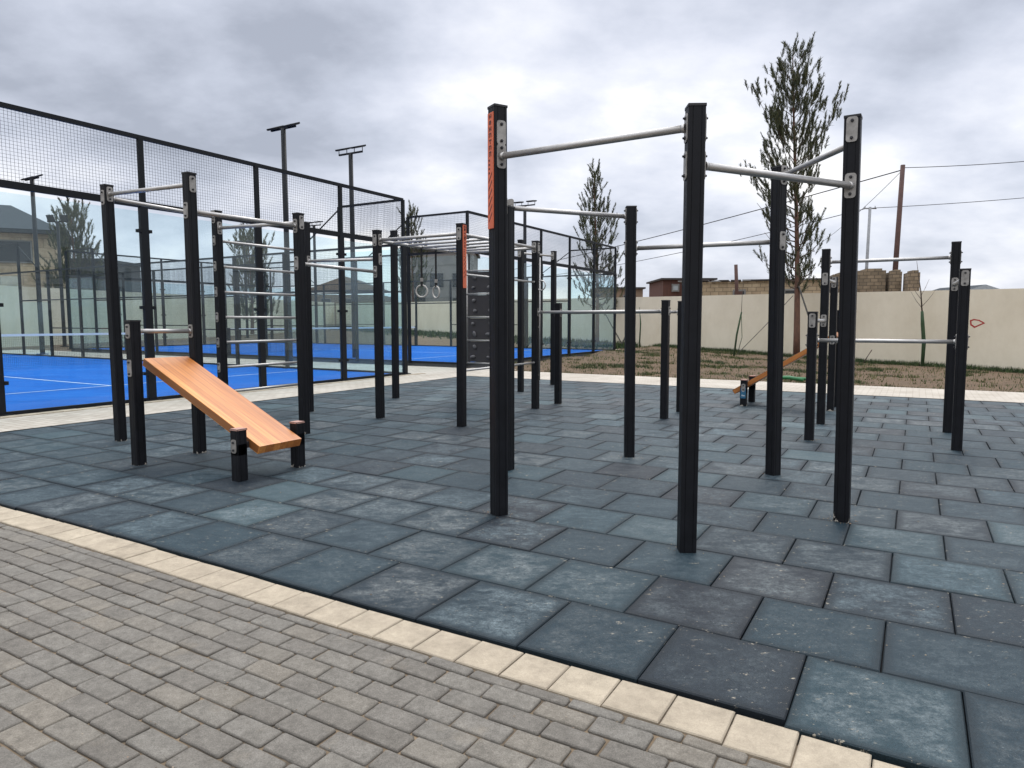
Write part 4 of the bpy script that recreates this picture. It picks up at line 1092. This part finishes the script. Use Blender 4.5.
wire('faint overhead wire running left from the slim grey pole', (25.5, 50, 9.38), (2, 95, 7.2), .6, .028)
wire('thin service wire from the brown pole to the far pole', (20.05, 36, 9.0), (25.9, 60, 7.5), .3, .014)

# ------------------------------------------------------------------ world, sun, camera
SUN_EL, SUN_HEAD = R(55), R(70)                     # heading measured from +x towards +y
w = bpy.data.worlds.new('World'); scene.world = w; w.use_nodes = True
nt = w.node_tree; nt.nodes.clear()
out = nt.nodes.new('ShaderNodeOutputWorld')
sky = nt.nodes.new('ShaderNodeTexSky'); sky.sky_type = 'NISHITA'; sky.sun_disc = False
sky.sun_elevation = SUN_EL; sky.sun_rotation = PI / 2 - SUN_HEAD
bg1 = nt.nodes.new('ShaderNodeBackground'); bg1.inputs['Strength'].default_value = 0.07
nt.links.new(sky.outputs[0], bg1.inputs[0])
tc = nt.nodes.new('ShaderNodeTexCoord')
sep = nt.nodes.new('ShaderNodeSeparateXYZ'); nt.links.new(tc.outputs['Generated'], sep.inputs[0])
zc = math_(nt, 'MAXIMUM', sep.outputs[2], 0.0)
den = math_(nt, 'ADD', zc, 0.36)
cx = math_(nt, 'DIVIDE', sep.outputs[0], den); cy = math_(nt, 'DIVIDE', sep.outputs[1], den)
cmb = nt.nodes.new('ShaderNodeCombineXYZ'); nt.links.new(cx, cmb.inputs[0]); nt.links.new(cy, cmb.inputs[1])
mp = nt.nodes.new('ShaderNodeMapping'); mp.inputs['Location'].default_value = (-3.3, -7.7, 0.4); mp.inputs['Scale'].default_value = (1.05, 1.25, 1)
nt.links.new(cmb.outputs[0], mp.inputs[0])
n1 = noise(nt, mp.outputs[0], 2.5, 7, 0.55); n2 = noise(nt, mp.outputs[0], 0.75, 2, 0.5)
cl = math_(nt, 'ADD', math_(nt, 'MULTIPLY', n1, 0.44), math_(nt, 'MULTIPLY', n2, 0.56))
cc = ramp(nt, cl, [(0.345, (0.335, 0.36, 0.425)), (0.42, (0.475, 0.505, 0.585)), (0.475, (0.595, 0.62, 0.70)), (0.53, (0.72, 0.735, 0.79)), (0.60, (0.96, 0.94, 0.915))])
# an overcast sky is brightest overhead
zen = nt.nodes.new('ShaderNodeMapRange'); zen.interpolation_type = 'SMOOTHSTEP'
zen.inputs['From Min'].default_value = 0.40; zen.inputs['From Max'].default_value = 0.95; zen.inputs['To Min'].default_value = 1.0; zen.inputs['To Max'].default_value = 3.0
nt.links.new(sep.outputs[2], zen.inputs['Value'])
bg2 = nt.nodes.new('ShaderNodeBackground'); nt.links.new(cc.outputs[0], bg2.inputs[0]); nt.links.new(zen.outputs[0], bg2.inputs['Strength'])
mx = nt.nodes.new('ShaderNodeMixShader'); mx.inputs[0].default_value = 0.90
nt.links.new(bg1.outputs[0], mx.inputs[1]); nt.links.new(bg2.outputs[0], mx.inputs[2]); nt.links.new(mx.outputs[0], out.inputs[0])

sl = bpy.data.lights.new('sun', 'SUN'); sl.energy = 1.2; sl.angle = R(25); sl.color = (1.0, 0.96, 0.9)
so = bpy.data.objects.new('sun', sl); COL.objects.link(so)
sd = Vector((math.cos(SUN_EL) * math.cos(SUN_HEAD), math.cos(SUN_EL) * math.sin(SUN_HEAD), math.sin(SUN_EL)))
so.rotation_euler = sd.to_track_quat('Z', 'Y').to_euler()

cam = bpy.data.cameras.new('camera'); cam.sensor_width = 36; cam.lens = 683.4 / 1024 * 36; cam.clip_start = 0.05; cam.clip_end = 6000
co = bpy.data.objects.new('camera', cam); COL.objects.link(co)
co.location = (0, 0, 1.28); co.rotation_euler = (PI / 2 - 0.0912, 0, 0)
scene.camera = co
scene.render.resolution_x = 1024; scene.render.resolution_y = 768
scene.view_settings.view_transform = 'Standard'; scene.view_settings.look = 'None'; scene.view_settings.exposure = 0.45
scene.cycles.transparent_max_bounces = 24
